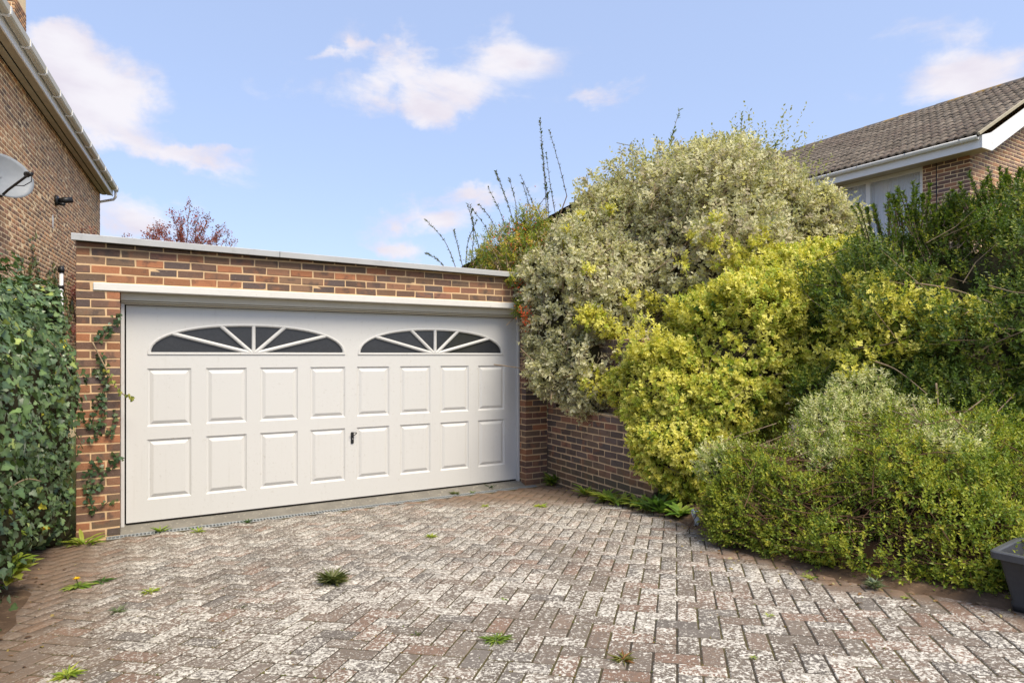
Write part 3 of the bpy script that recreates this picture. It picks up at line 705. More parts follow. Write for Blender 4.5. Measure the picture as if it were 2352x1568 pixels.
# ------------------------------------------------------------------ house on the right with pantiled roof
rhouse = empty('tiled_house', (14, 3, 0), 'brick house with brown pantiled roof, white bargeboard and curtained window behind shrubs', 'house')
CU, CV, EZ = 13.41, -1.007, 5.27; VL = 9.6
items = []; rr_ = np.random.default_rng(41)
PAL_R = [(0.15, 0.09, 0.07), (0.12, 0.08, 0.065), (0.22, 0.12, 0.08), (0.28, 0.14, 0.08), (0.17, 0.10, 0.075), (0.13, 0.085, 0.08)]
PAL_RG = [(0.24, 0.15, 0.11), (0.20, 0.13, 0.10), (0.28, 0.16, 0.11), (0.32, 0.17, 0.10), (0.18, 0.12, 0.10)]  # gable bricks paler than the shaded side's; the light difference is in the colours
BK[id(PAL_R)] = 1.35; BK[id(PAL_RG)] = 1.35
WV0, WV1 = -0.172, 1.62      # window from jamb to jamb
for k in range(0, 48):
    z = EZ-0.0375-0.075*k
    # side facing the drive
    for (a0, a1) in ((CV, WV0-0.004), (WV1+0.004, CV+VL)):
        if k > 22 and a0 > 0: continue
        s = a0-(0.1125 if k % 2 else 0)
        while s < a1-0.01:
            a, b_ = max(s, a0), min(s+0.215, a1)
            if b_-a > 0.03: items.append(((CU+0.05125, (a+b_)/2, z), (0.05125, (b_-a)/2, 0.0325), 0.0, bcol(PAL_R, rr_)))
            s += 0.225
for k in range(-32, 30):
    z = EZ-0.0375-0.075*k
    s = CU+0.1025+0.01 if k % 2 else CU+0.1025+0.1225
    if k % 2 == 0 and k >= 0: items.append(((CU+0.1025+0.056, CV+0.05125, z), (0.05, 0.05125, 0.0325), 0.0, bcol(PAL_RG, rr_)))
    if k < 0: s = max(s, CU+(EZ-z)*-1/0.53-0.1)
    while s < CU+4.6:
        if z < EZ+0.53*(s+0.2-CU)-0.12: items.append(((s+0.1075, CV+0.05125, z), (0.1075, 0.05125, 0.0325), 0.0, bcol(PAL_RG, rr_)))
        s += 0.225
pieces(rhouse, items, 'brick', 'brickwork', BRICK_H, 300, chamfer=0.005, jit=0.0015, seed=42)
cbox('wall', (CU+0.0035, CV+0.0045, -0.3), (CU+0.25, WV0, EZ), MORTAR_H, rhouse, 0.001)
cbox('wall', (CU+0.0035, WV1, -0.3), (CU+0.25, CV+VL, EZ), MORTAR_H, rhouse, 0.001)
cbox('wall', (CU+0.008, WV0+0.001, -0.3), (CU+0.25, WV1-0.001, 3.75), MORTAR_H, rhouse, 0.001)
Vp, Fp = extrude([(CU+0.252, -0.3), (CU+8.0, -0.3), (CU+8.0, EZ), (CU+4.05, EZ+2.05), (CU+0.252, EZ+0.06)], (0, CV+0.004, 0), (0, CV+0.25, 0), (1, 0, 0), (0, 0, 1))
link('gable_wall', mesh_py('gable_wall', Vp, Fp), MORTAR_H, rhouse)
cbox('wall', (CU+7.75, CV+0.26, -0.3), (CU+8.0, CV+VL, EZ), MORTAR_H, rhouse, 0.001)
# eaves: soffit, fascia, gutter
GV = CV-0.36
cbox('soffit', (CU-0.36, GV+0.03, EZ-0.012), (CU+0.02, CV+VL, EZ+0.008), SOFFIT, rhouse, 0.002)
cbox('fascia', (CU-0.385, GV+0.025, EZ-0.03), (CU-0.362, CV+VL, EZ+0.185), UPVC, rhouse, 0.003)
prof = [(math.cos(a)*0.058, math.sin(a)*0.058) for a in np.linspace(math.pi, 2*math.pi, 12)]+[(math.cos(a)*0.052, math.sin(a)*0.052) for a in np.linspace(2*math.pi, math.pi, 12)]
Vp, Fp = extrude(prof, (CU-0.448, GV+0.04, EZ+0.175), (CU-0.448, CV+VL, EZ+0.175), (1, 0, 0), (0, 0, 1)); link('gutter', mesh_py('gutter', Vp, Fp), UPVC, rhouse, smooth=True)
for s in np.arange(GV+0.3, CV+VL, 0.95):
    prof2 = [(math.cos(a)*0.066, math.sin(a)*0.066) for a in np.linspace(math.pi, 2*math.pi, 10)]+[(math.cos(a)*0.059, math.sin(a)*0.059) for a in np.linspace(2*math.pi, math.pi, 10)]
    Vp, Fp = extrude(prof2, (CU-0.448, s, EZ+0.177), (CU-0.448, s+0.03, EZ+0.177), (1, 0, 0), (0, 0, 1)); link('gutter_bracket', mesh_py('gutter_bracket', Vp, Fp), UPVC, rhouse)
# boxed end and bargeboard on the gable
def prism_y(name, poly, v0, v1, mat):
    Vp, Fp = extrude(poly, (0, v0, 0), (0, v1, 0), (1, 0, 0), (0, 0, 1)); link(name, mesh_py(name, Vp, Fp), mat, rhouse)
prism_y('box_end', [(CU-0.385, EZ-0.032), (CU-0.02, EZ-0.032), (CU-0.02, EZ+0.30), (CU-0.385, EZ+0.19)], GV, GV+0.022, UPVC)
prism_y('barge_soffit', [(CU-0.02, EZ+0.02), (CU+4.1, EZ+0.02+2.18), (CU+4.1, EZ+0.05+2.18), (CU-0.02, EZ+0.05)], GV+0.023, CV+0.01, UPVC)
prism_y('bargeboard', [(CU-0.018, EZ-0.03), (CU+4.1, EZ-0.03+2.18), (CU+4.1, EZ+0.30+2.18), (CU-0.018, EZ+0.30)], GV-0.002, GV+0.020, UPVC)
cbox('eaves_return', (CU-0.36, GV+0.024, EZ-0.03), (CU-0.025, CV-0.01, EZ-0.013), SOFFIT, rhouse, 0.002)
# tiles
m, t, b, o = M_new('roof_tile'); p = t.pos(); base = t.tint(); TILE = m
c = t.mix(t.math('MULTIPLY', t.ramp(t.noise(p, 9, 5, 0.7), 0.45, 0.68), 0.6), base, (0.045, 0.038, 0.033))
c = t.mix(t.math('MULTIPLY', t.ramp(t.noise(p, 26, 4, 0.7), 0.56, 0.66), 0.55), c, (0.33, 0.31, 0.27))
t.set(b, 'Base Color', c); b.inputs['Roughness'].default_value = 0.95; b.inputs['Specular IOR Level'].default_value = 0.15; bump(t, b, t.noise(p, 60, 4), 0.004)
PIT = math.atan(0.53); sd = np.array([math.cos(PIT), 0, math.sin(PIT)]); snm = np.array([-math.sin(PIT), 0, math.cos(PIT)])
E0 = np.array([CU-0.47, 0, EZ+0.195]); TW, TG = 0.30, 0.335; NROW = 14; NCOL = int((VL+0.3)/TW)
def tile_mesh():
    xs_ = np.linspace(0, TW*1.04, 17); prof = []
    for x in xs_:
        ph = (x/TW*2) % 1.0
        prof.append(0.030*math.sin(math.pi*min(ph/0.62, 1.0))**1.0 if ph < 0.62 else -0.004*math.sin(math.pi*(ph-0.62)/0.38))
    V = []; F = []
    for (l, dz) in ((0.0, 0.016), (TG*1.18, 0.0)):
        for x, h in zip(xs_, prof): V.append(np.array([0, x, 0])+sd*l+snm*(h+dz+0.012))
    for x, h in zip(xs_, prof): V.append(np.array([0, x, 0])+snm*(h-0.006))
    n = len(xs_)
    for i in range(n-1): F.append([i, n+i, n+i+1, i+1]); F.append([2*n+i, i, i+1, 2*n+i+1])
    me = mesh_py('roof_tile', V, F); me.materials.append(TILE); me.polygons.foreach_set('use_smooth', np.array([i % 2 == 0 for i in range(len(me.polygons))])); return me
TM = tile_mesh(); tl = []
PAL_T = [(0.19, 0.155, 0.12), (0.16, 0.13, 0.10), (0.22, 0.18, 0.14), (0.18, 0.14, 0.11)]
for r0 in range(NROW):
    for c0 in range(NCOL):
        p0 = E0+sd*(r0*TG)+np.array([0, GV+0.035+c0*TW+0.0, 0]); d = p0-CAM; z = d@FWD; x = CX+FPX*(d@RGT)/z
        tl.append((x < 1700 or x > 2400, float(d@d), p0))
tl.sort(key=lambda q_: (q_[0], q_[1])); rt_ = np.random.default_rng(51)
for (_, _, p0) in tl[:300]:
    o = bpy.data.objects.new('roof_tile', TM); COL.objects.link(o); o.color = (*bcol(PAL_T, rt_), 1)
    o.location = p0+snm*rt_.normal(0, 0.003); o.rotation_euler = (rt_.normal(0, .006), 0, rt_.normal(0, .006)); adopt(o, rhouse)
if len(tl) > 300:
    tv = np.array([v.co[:] for v in TM.vertices]); tf = np.array([list(p_.vertices) for p_ in TM.polygons]); rest = tl[300:]
    V = np.vstack([tv+q_[2] for q_ in rest]); Cc = np.vstack([np.tile(bcol(PAL_T, rt_), (len(tv), 1)) for q_ in rest])
    link('far_tiles', mesh_np('far_tiles', V, np.vstack([tf+i*len(tv) for i in range(len(rest))]), Cc), TILE, rhouse, 'stuff')
RID = E0+sd*(NROW*TG+0.02)
Vp = [E0+np.array([0, GV+0.03, -0.02]), E0+np.array([0, CV+VL, -0.02]), RID+np.array([0, CV+VL, -0.03]), RID+np.array([0, GV+0.03, -0.03]), np.array([2*RID[0]-E0[0], GV+0.03, E0[2]]), np.array([2*RID[0]-E0[0], CV+VL, E0[2]])]
link('roof_deck', mesh_py('roof_deck', Vp, [[0, 3, 2, 1], [3, 4, 5, 2]]), TILED, rhouse)
VERGE = plain('verge_mortar', (0.42, 0.37, 0.27), 0.95, 0.1, var=0.4, scale=10)
Vp, Fp = extrude([(0.0, -0.02), (0.035, -0.02), (0.035, 0.03), (0.0, 0.026)], E0+np.array([0, GV, 0]), RID+np.array([0, GV, 0]), (0, 1, 0), snm); link('verge', mesh_py('verge', Vp, Fp), VERGE, rhouse)
m, t, b, o = M_new('ridge_tile'); p = t.pos(); RIDGE = m
c = t.mix(t.ramp(t.noise(p, 3.2, 4, 0.6), 0.48, 0.62), (0.13, 0.11, 0.095), (0.34, 0.20, 0.045))
t.set(b, 'Base Color', t.mix(t.ramp(t.noise(p, 22, 4), 0.5, 0.65), c, (0.2, 0.18, 0.15))); b.inputs['Roughness'].default_value = 0.95
for i in range(int((VL+0.3)/0.45)):
    v0 = GV+0.02+i*0.45; prof3 = [(math.cos(a)*0.13, math.sin(a)*0.10-0.05) for a in np.linspace(0, math.pi, 10)]+[(math.cos(a)*0.115, math.sin(a)*0.085-0.05) for a in np.linspace(math.pi, 0, 10)]
    Vp, Fp = extrude(prof3, RID+np.array([0.05, v0, 0.02+0.004*(i % 2)]), RID+np.array([0.05, v0+0.458, 0.026+0.004*(i % 2)]), (1, 0, 0), (0, 0, 1)); link('ridge_tile', mesh_py('ridge_tile', Vp, Fp), RIDGE, rhouse, smooth=False)
# window with net curtain
wn = cbox('window', (CU+0.05, WV0, EZ-0.075), (CU+0.12, WV1, EZ-0.001), UPVC, rhouse, 0.004)
for (a, b_) in ((WV0, WV0+0.075), (0.90, 0.99), (WV1-0.07, WV1)): cbox('frame', (CU+0.052, a, 3.82), (CU+0.118, b_, EZ-0.0755), UPVC, wn, 0.004)
cbox('frame', (CU+0.0525, WV0, 3.75), (CU+0.1185, WV1, 3.819), UPVC, wn, 0.004)
cbox('frame', (CU+0.054, 0.991, 4.70), (CU+0.116, WV1-0.071, 4.76), UPVC, wn, 0.004)
cbox('frame', (CU+0.045, 1.03, 4.765), (CU+0.10, WV1-0.075, 4.80), UPVC, wn, 0.004)
m, t, b, o = M_new('window_glass'); b.inputs['Base Color'].default_value = (0.9, 0.93, 0.95, 1); b.inputs['Roughness'].default_value = 0.03; b.inputs['Alpha'].default_value = 0.18; b.inputs['Specular IOR Level'].default_value = 0.7; WG = m
cbox('pane', (CU+0.080, WV0+0.076, 3.83), (CU+0.086, 0.899, EZ-0.08), WG, wn, 0.001); cbox('pane', (CU+0.080, 0.992, 3.83), (CU+0.086, WV1-0.072, EZ-0.08), WG, wn, 0.001)
m, t, b, o = M_new('net_curtain'); b.inputs['Base Color'].default_value = (0.66, 0.70, 0.76, 1); b.inputs['Roughness'].default_value = 0.9; NET = m
V = []; F = []; ncur = 240
for i in range(ncur):
    v = WV0+0.03+(WV1-WV0-0.06)*i/(ncur-1); d = 0.020*math.sin(i*0.62)+0.009*math.sin(i*0.21+1)+0.006*math.sin(i*1.7); V += [(CU+0.20+d, v, 3.78), (CU+0.20+d*0.8, v, EZ-0.03)]
F = [[2*i, 2*i+2, 2*i+3, 2*i+1] for i in range(ncur-1)]; link('curtain', mesh_py('curtain', V, F), NET, wn, smooth=True)
cbox('room_back', (CU+0.29, WV0-0.2, 3.7), (CU+0.31, WV1+0.2, EZ-0.005), UPVC, wn, 0.001)
Vt, Ft = tube([(CU-0.008, -0.43, EZ), (CU-0.007, -0.43, 4.9), (CU-0.008, -0.435, 4.4), (CU-0.008, -0.43, 0.2)], 0.008, 6); link('cable', mesh_py('cable', Vt, Ft), BLACKP, rhouse)

# distant house behind the garden, only its roof shows
far = empty('distant_house', (17.5, 16, -0.15), 'far-off house showing just a strip of dark tiled roof above the garage', 'house')
Fm = np.array([RGT, FWD, UPV]).T
a0 = at(1040, 628, 26.0); apx = at(1430, 404, 26.0); a1 = at(1740, 628, 26.0)
Vp = [a0, apx, a1, a0+FWD*9, apx+FWD*9, a1+FWD*9]
link('roof', mesh_py('roof', Vp, [[0, 1, 4, 3], [1, 2, 5, 4]]), TILED, far)
b0_, b1_ = a0.copy(), a1.copy(); b0_[2] = -0.2; b1_[2] = -0.2
link('wall', mesh_py('wall', [a0+FWD*.2+RGT*.4, apx+FWD*.2-UPV*.3, a1+FWD*.2-RGT*.4, b1_+FWD*.2-RGT*.4, b0_+FWD*.2+RGT*.4, a0+FWD*8.8+RGT*.4, apx+FWD*8.8-UPV*.3, a1+FWD*8.8-RGT*.4, b1_+FWD*8.8-RGT*.4, b0_+FWD*8.8+RGT*.4],
     [[0, 4, 3, 2, 1], [5, 6, 7, 8, 9], [0, 5, 9, 4], [2, 3, 8, 7]]), MORTAR_H, far)
for i in range(16):
    f0, f1 = i/16, (i+1.25)/16; p0 = a0+(apx-a0)*f0; p1 = a0+(apx-a0)*min(f1, 1)
    link('tile_course', mesh_py('tile_course', [p0-FWD*.15+UPV*.07, p1-FWD*.15+UPV*.02, p1+FWD*9+UPV*.02, p0+FWD*9+UPV*.07, p0-FWD*.15-UPV*.02, p0+FWD*9-UPV*.02], [[0, 1, 2, 3], [4, 0, 3, 5]]), TILED, far)
ae = empty('tv_aerial', tuple(apx+FWD*0.5), 'thin television aerial on a mast above the cream-leaved shrub', 'aerial')
mb, mt = at(1453, 402, 26.5), at(1453, 330, 26.5)
Vt, Ft = tube([mb-UPV*.4, mt], 0.028, 8); link('mast', mesh_py('mast', Vt, Ft), GALV, ae)
e0, e1 = at(1455, 336, 26.5), at(1417, 328, 26.2); Vt, Ft = tube([e0, e1], 0.018, 6); link('boom', mesh_py('boom', Vt, Ft), GALV, ae)
for i in range(9):
    q_ = e0+(e1-e0)*(i/8); dd = (FWD*0.75+UPV*0.25+RGT*0.1)*(0.24-0.012*i); Vt, Ft = tube([q_-dd, q_+dd], 0.012, 5); link('element', mesh_py('element', Vt, Ft), GALV, ae)
Vp = cb_verts((0.02, 0.22, 0.16), 0.005) @ Fm.T+at(1449, 338, 26.5); link('reflector', mesh_py('reflector', Vp, [list(f) for f in CBF]+[list(t_) for t_ in CBT]), GALV, ae)

# ------------------------------------------------------------------ foliage tools
def unit(a): return a/(np.linalg.norm(a, axis=-1, keepdims=True)+1e-9)
class Bumps:
    def __init__(s, seed, freq, n=14):
        r = np.random.default_rng(seed); s.k = unit(r.normal(size=(n, 3)))*r.uniform(.6, 1.6, (n, 1))*freq; s.ph = r.uniform(0, 6.28, n); s.n = n
    def __call__(s, p): return np.sin(p @ s.k.T+s.ph).sum(-1)/math.sqrt(s.n/2)
LEAFQ = {  # outline (along, across), then faces as a fan round the midrib point
    'oval': np.array([(0, 0), (.28, .42), (.68, .40), (1, 0), (.68, -.40), (.28, -.42)]),
    'lance': np.array([(0, 0), (.35, .5), (1, 0), (.35, -.5)]),
    'ivy': np.array([(0, 0), (-.08, .34), (.22, .56), (.40, .30), (.62, .34), (1, 0), (.62, -.34), (.40, -.30), (.22, -.56), (-.08, -.34)]),
}
def leaves(P, D, N, L, W, mid, edge, shape='oval', fold=0.18, curl=0.12):
    """P base points, D direction, N upper side; mid and edge colours per leaf"""
    n = len(P); out = LEAFQ[shape]; m_ = len(out); S = np.cross(N, D)
    L = np.broadcast_to(L, (n,))[:, None]; W = np.broadcast_to(W, (n,))[:, None]
    if shape == 'lance':
        V = np.zeros((n, 4, 3)); Cc = np.zeros((n, 4, 3))
        for i, (a, b_) in enumerate(out):
            V[:, i] = P+D*L*a+S*W*b_+N*(abs(b_)*fold*W-curl*L*a*a); Cc[:, i] = mid if b_ == 0 else edge
        F = np.array([[0, 1, 2], [0, 2, 3]])
        return V.reshape(-1, 3), (F[None]+4*np.arange(n)[:, None, None]).reshape(-1, 3), Cc.reshape(-1, 3)
    V = np.zeros((n, m_+1, 3)); Cc = np.zeros((n, m_+1, 3))
    for i, (a, b_) in enumerate(out):
        V[:, i] = P+D*L*a+S*W*b_+N*(abs(b_)*fold*W-curl*L*a*a); Cc[:, i] = edge
    V[:, m_] = P+D*L*.45-N*(curl*L*.2); Cc[:, m_] = mid
    F = np.array([[i, (i+1) % m_, m_] for i in range(m_)])
    return V.reshape(-1, 3), (F[None]+(m_+1)*np.arange(n)[:, None, None]).reshape(-1, 3), Cc.reshape(-1, 3)
def lobe_points(lobes, n, r, depth=0.3, lump=0.12, freq=3.0, seed=0, floor=True, back=0.3, inside=0.80):
    lobes = np.array([list(l) if len(l) == 6 else [*l[:3], l[3], l[3], l[3]] for l in lobes], float)
    area = (lobes[:, 3]*lobes[:, 4]+lobes[:, 4]*lobes[:, 5]+lobes[:, 3]*lobes[:, 5]); area = area/area.sum(); bm = Bumps(seed, freq); bm2 = Bumps(seed+1, freq*3)
    Ps, Ns = [], []; got = 0
    while got < n:
        k = r.choice(len(lobes), size=n*2, p=area); d = unit(r.normal(size=(n*2, 3)))
        face = d @ unit(np.array([-FWD[0]-0.2, -FWD[1]-.2, 0.55])[None])[0]
        keep = (face > -0.15) | (r.random(n*2) < back); k, d = k[keep], d[keep]
        c = lobes[k, :3]; rad = lobes[k, 3:]; p0 = c+d*rad
        s = 1+lump*bm(p0)+lump*.5*bm2(p0)-depth*r.random(len(d))**1.7
        p_ = c+d*rad*s[:, None]; nn = unit(d/rad)
        q_ = np.min(np.linalg.norm((p_[:, None]-lobes[None, :, :3])/lobes[None, :, 3:], axis=-1)+(np.arange(len(lobes))[None] == k[:, None])*9, axis=1) if len(lobes) > 1 else np.full(len(p_), 9.)
        ok = q_ > inside*r.uniform(.75, 1.0, len(p_))
        if floor: ok &= p_[:, 2] > gz(p_[:, 1])+0.03
        Ps.append(p_[ok]); Ns.append(nn[ok]); got += int(ok.sum())
    return np.vstack(Ps)[:n], np.vstack(Ns)[:n]
def sprigs(P, N, r, per, length, beta, L, W, palette, shape='oval', up=0.35, spread=0.55, whorl=False, tipc=None, edgec=None, rsize=0.25, cvar=.14, fold=.18, curl=.12):
    """short leafy shoots: one per point, `per` leaves each. palette: list of (mid, edge) colours"""
    n = len(P); A = unit(N+r.normal(0, spread, (n, 3))+np.array([0, 0, up]))
    t_ = unit(r.normal(size=(n, 3))); B1 = unit(np.cross(A, t_)); B2 = np.cross(A, B1)
    ln = length*r.uniform(.6, 1.25, n); pal = r.integers(0, len(palette), n)
    mids = np.array([q_[0] for q_ in palette], float)[pal]; edges = np.array([q_[1] for q_ in palette], float)[pal]
    vs, fs, cs = [], [], []; base = 0; ph0 = r.uniform(0, 6.28, n)
    for j in range(per):
        f = (j+.3)/per; ph = ph0+j*2.4+r.normal(0, .25, n); e = B1*np.cos(ph)[:, None]+B2*np.sin(ph)[:, None]
        be = beta*(1.15-.55*f)+r.normal(0, .18, n); cb_, sb = np.cos(be)[:, None], np.sin(be)[:, None]
        D = unit(A*cb_+e*sb+np.array([0, 0, -.08])); Nn = unit(A*sb-e*cb_+r.normal(0, .12, (n, 3))); Nn = unit(Nn-D*(Nn*D).sum(-1, keepdims=True))
        p_ = P+A*(ln*(f-.35))[:, None]; sz = (1-.25*f)*r.uniform(1-rsize, 1+rsize, n); g_ = r.uniform(1-cvar, 1+cvar, (n, 1))
        mc, ec = mids*g_, edges*g_
        if tipc is not None and j >= per-2: mc = mc*.4+np.array(tipc)*.6; ec = ec*.4+np.array(tipc)*.6
        v, f_, c_ = leaves(p_, D, Nn, L*sz, W*sz, mc, ec, shape, fold, curl); vs.append(v); fs.append(f_+base); cs.append(c_); base += len(v)
    return np.vstack(vs), np.vstack(fs), np.vstack(cs)
def merge(sets):
    b_ = 0; V, F, Cc = [], [], []
    for v, f, c in sets: V.append(v); F.append(f+b_); Cc.append(c); b_ += len(v)
    return np.vstack(V), np.vstack(F), np.vstack(Cc)
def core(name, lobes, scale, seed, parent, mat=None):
    """rough solid hull inside a shrub; its dark colour stands in for inner shade"""
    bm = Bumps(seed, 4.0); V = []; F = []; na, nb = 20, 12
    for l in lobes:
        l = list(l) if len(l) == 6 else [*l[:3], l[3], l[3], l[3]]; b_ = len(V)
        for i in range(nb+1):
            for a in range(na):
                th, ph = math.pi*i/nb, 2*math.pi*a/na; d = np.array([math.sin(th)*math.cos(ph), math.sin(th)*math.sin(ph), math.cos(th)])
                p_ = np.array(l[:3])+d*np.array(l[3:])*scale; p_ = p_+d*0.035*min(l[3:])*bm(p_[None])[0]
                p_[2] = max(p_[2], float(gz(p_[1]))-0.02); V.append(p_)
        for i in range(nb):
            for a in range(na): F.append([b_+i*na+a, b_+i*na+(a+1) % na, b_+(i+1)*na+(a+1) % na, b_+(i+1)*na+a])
    return link(name, mesh_py(name, V, F), mat or CORE_SHADE, parent, 'stuff')
def branch_set(name, roots, P, N, r, parent, n, rad=0.006, mat=None, inward=0.35):
    """thin twigs running from inside out to the surface points"""
    idx = r.choice(len(P), n, replace=False); parts = []
    for i in idx:
        e = P[i]; root = roots[r.integers(0, len(roots))]; d = (np.array(root)-e); d = d/np.linalg.norm(d); s = e+d*r.uniform(.25, .6)*inward/0.35+r.normal(0, .08, 3)
        mid = (s+e)/2+r.normal(0, .035, 3); parts.append(tube([s, mid, e+N[i]*.03], [rad*1.3, rad, rad*.5], 4, False))
    V, F = join(parts); return link(name, mesh_py(name, V, F), mat or TWIG, parent, 'stuff')
def stems(name, paths, rad, parent, mat=None, n=6):
    for p_ in paths: link(name, mesh_py(name, *tube(p_, np.linspace(rad, rad*.45, len(p_)), n)), mat or WOOD, parent, smooth=True)
def curve_pts(pts, n=14):
    pts = np.array(pts, float); t_ = np.linspace(0, len(pts)-1, n); out = []
    for q_ in t_:
        i = min(int(q_), len(pts)-2); f = q_-i; p0 = pts[max(i-1, 0)]; p1 = pts[i]; p2 = pts[i+1]; p3 = pts[min(i+2, len(pts)-1)]
        out.append(.5*((2*p1)+(-p0+p2)*f+(2*p0-5*p1+4*p2-p3)*f*f+(-p0+3*p1-3*p2+p3)*f**3))
    return np.array(out)
def whip(pts, r, nl, L, W, palette, shape='lance', bare=0.15):
    """a long shoot with leaves along it -> (stem tube, leaves)"""
    c = curve_pts(pts, 16); st = tube(c, np.linspace(.006, .0025, len(c)), 5)
    f = bare+(1-bare)*r.random(nl)**.8; i = np.clip((f*(len(c)-1)).astype(int), 0, len(c)-2); fr = (f*(len(c)-1)-i)[:, None]
    P = c[i]*(1-fr)+c[i+1]*fr; A = unit(c[i+1]-c[i]); e = unit(np.cross(A, r.normal(size=(nl, 3)))); D = unit(A*.7+e*.75); Nn = unit(A*.7-e*.7); Nn = unit(Nn-D*(Nn*D).sum(-1, keepdims=True))
    pal = r.integers(0, len(palette), nl); s = r.uniform(.6, 1.2, nl)
    return st, leaves(P, D, Nn, L*s, W*s, np.array([q_[0] for q_ in palette])[pal], np.array([q_[1] for q_ in palette])[pal], shape)
def foliage(name, data, mat, parent): return link(name, mesh_np(name, *data), mat, parent, 'stuff')
LEAF = leaf_mat('leaf', 0.5, 0.32, 0.3); GLOSS = leaf_mat('glossy_leaf', 0.36, 0.18, 0.5); SOFT = leaf_mat('soft_leaf', 0.6, 0.35, 0.2)
def lob(px, py, d, r_, sx=1.0, sy=1.0, sz=1.0): p_ = at(px, py, d); return (p_[0], p_[1], p_[2], r_*sx, r_*sy, r_*sz)

def front(px, py, lobes, off=0.03):
    """distance along the sight line to the first lobe surface"""
    best = None; d = ray(px, py)
    for l in lobes:
        l = np.array(l if len(l) == 6 else [*l[:3], l[3], l[3], l[3]]); oc = (CAM-l[:3])/l[3:]; dd = d/l[3:]; A = dd@dd; B = oc@dd; Cq = oc@oc-1; q = B*B-A*Cq
        if q > 0:
            tt = (-B-math.sqrt(q))/A
            if best is None or tt < best: best = tt
    return (best if best else 7.0)-off

# ------------------------------------------------------------------ cream-variegated shrub above the wall
r = np.random.default_rng(100)
EL = [lob(1590, 650, 8.4, 1.55), lob(1375, 690, 7.9, .92), lob(1350, 830, 7.55, .55), lob(1300, 760, 7.6, .47), lob(1690, 515, 8.5, 1.0), lob(1800, 580, 8.3, .82), lob(1435, 590, 8.3, .78), lob(1260, 650, 7.9, .45), lob(1580, 480, 8.6, .66), lob(1345, 905, 7.3, .28), lob(1270, 860, 7.4, .25), lob(1835, 520, 8.4, .46), lob(1480, 840, 7.2, .4), lob(1700, 430, 8.6, .35), lob(1330, 560, 8.1, .36)]
el = empty('variegated_shrub', (6.1, -1.0, 0.0), 'huge domed shrub with cream-edged grey-green leaves spilling over the garden wall', 'shrub')
P, N = lobe_points(EL, 16500, r, depth=.34, lump=.09, freq=3.6, seed=5, inside=.86)
pal = [((.27, .27, .12), (.70, .65, .42)), ((.34, .33, .16), (.78, .73, .50)), ((.17, .19, .08), (.54, .51, .30)), ((.42, .40, .22), (.82, .77, .55)), ((.24, .21, .14), (.54, .47, .34))]
gap = (Bumps(66, 6.5)(P) > 1.3) & (r.random(len(P)) < .7); P, N = P[~gap], N[~gap]
e1_ = sprigs(P, N, r, 9, .15, 1.05, .057, .034, pal, 'oval', up=.15, spread=.6)
tips, TN = lobe_points(EL, 1000, r, depth=.02, lump=.1, freq=3.2, seed=5, inside=.98)
up_ = TN[:, 2] > .2
e2_ = sprigs(tips[up_]+TN[up_]*.07, TN[up_], r, 8, .30, .8, .05, .028, [((.16, .17, .08), (.36, .36, .20)), ((.20, .20, .08), (.45, .44, .24))], 'oval', up=.9, spread=.4)
foliage('leaves', merge([e1_, e2_]), SOFT, el); core('shade_core', EL, .64, 3, el)
branch_set('twigs', [np.array(l[:3]) for l in EL], P, N, r, el, 1500, .0045, inward=.6)
base_c = np.array([6.2, -0.9, 0.0]); stems('trunk', [curve_pts([base_c+r.normal(0, .15, 3)*[1, 1, 0], base_c+[r.normal(0, .4), r.normal(0, .4), 1.2], np.array(l[:3])]) for l in EL[:6]], .06, el)
# dead-looking brown twigs at the crown and tall green whips
wl = [[(1530, 385), (1540, 325), (1562, 250)], [(1520, 400), (1535, 350), (1548, 300)], [(1700, 345), (1703, 300), (1704, 258)], [(1712, 350), (1722, 320), (1735, 300)], [(1695, 350), (1690, 320), (1692, 290)], [(1770, 380), (1780, 345), (1785, 325)], [(1470, 420), (1462, 380), (1460, 352)], [(1500, 400), (1505, 375), (1510, 355)], [(1620, 360), (1600, 335), (1596, 320)], [(1650, 350), (1655, 325), (1650, 312)], [(1830, 430), (1845, 400), (1850, 380)]]
st, lv = [], []
for q_ in wl:
    a, b_ = whip([at(x, y, 8.6) for x, y in q_], r, 26, .055, .024, [((.09, .14, .04), (.12, .18, .06)), ((.13, .17, .07), (.2, .24, .1))], 'oval'); st.append(a); lv.append(b_)
V, F = join(st); link('shoots', mesh_py('shoots', V, F), TWIG, el); foliage('shoot_leaves', merge(lv), LEAF, el)

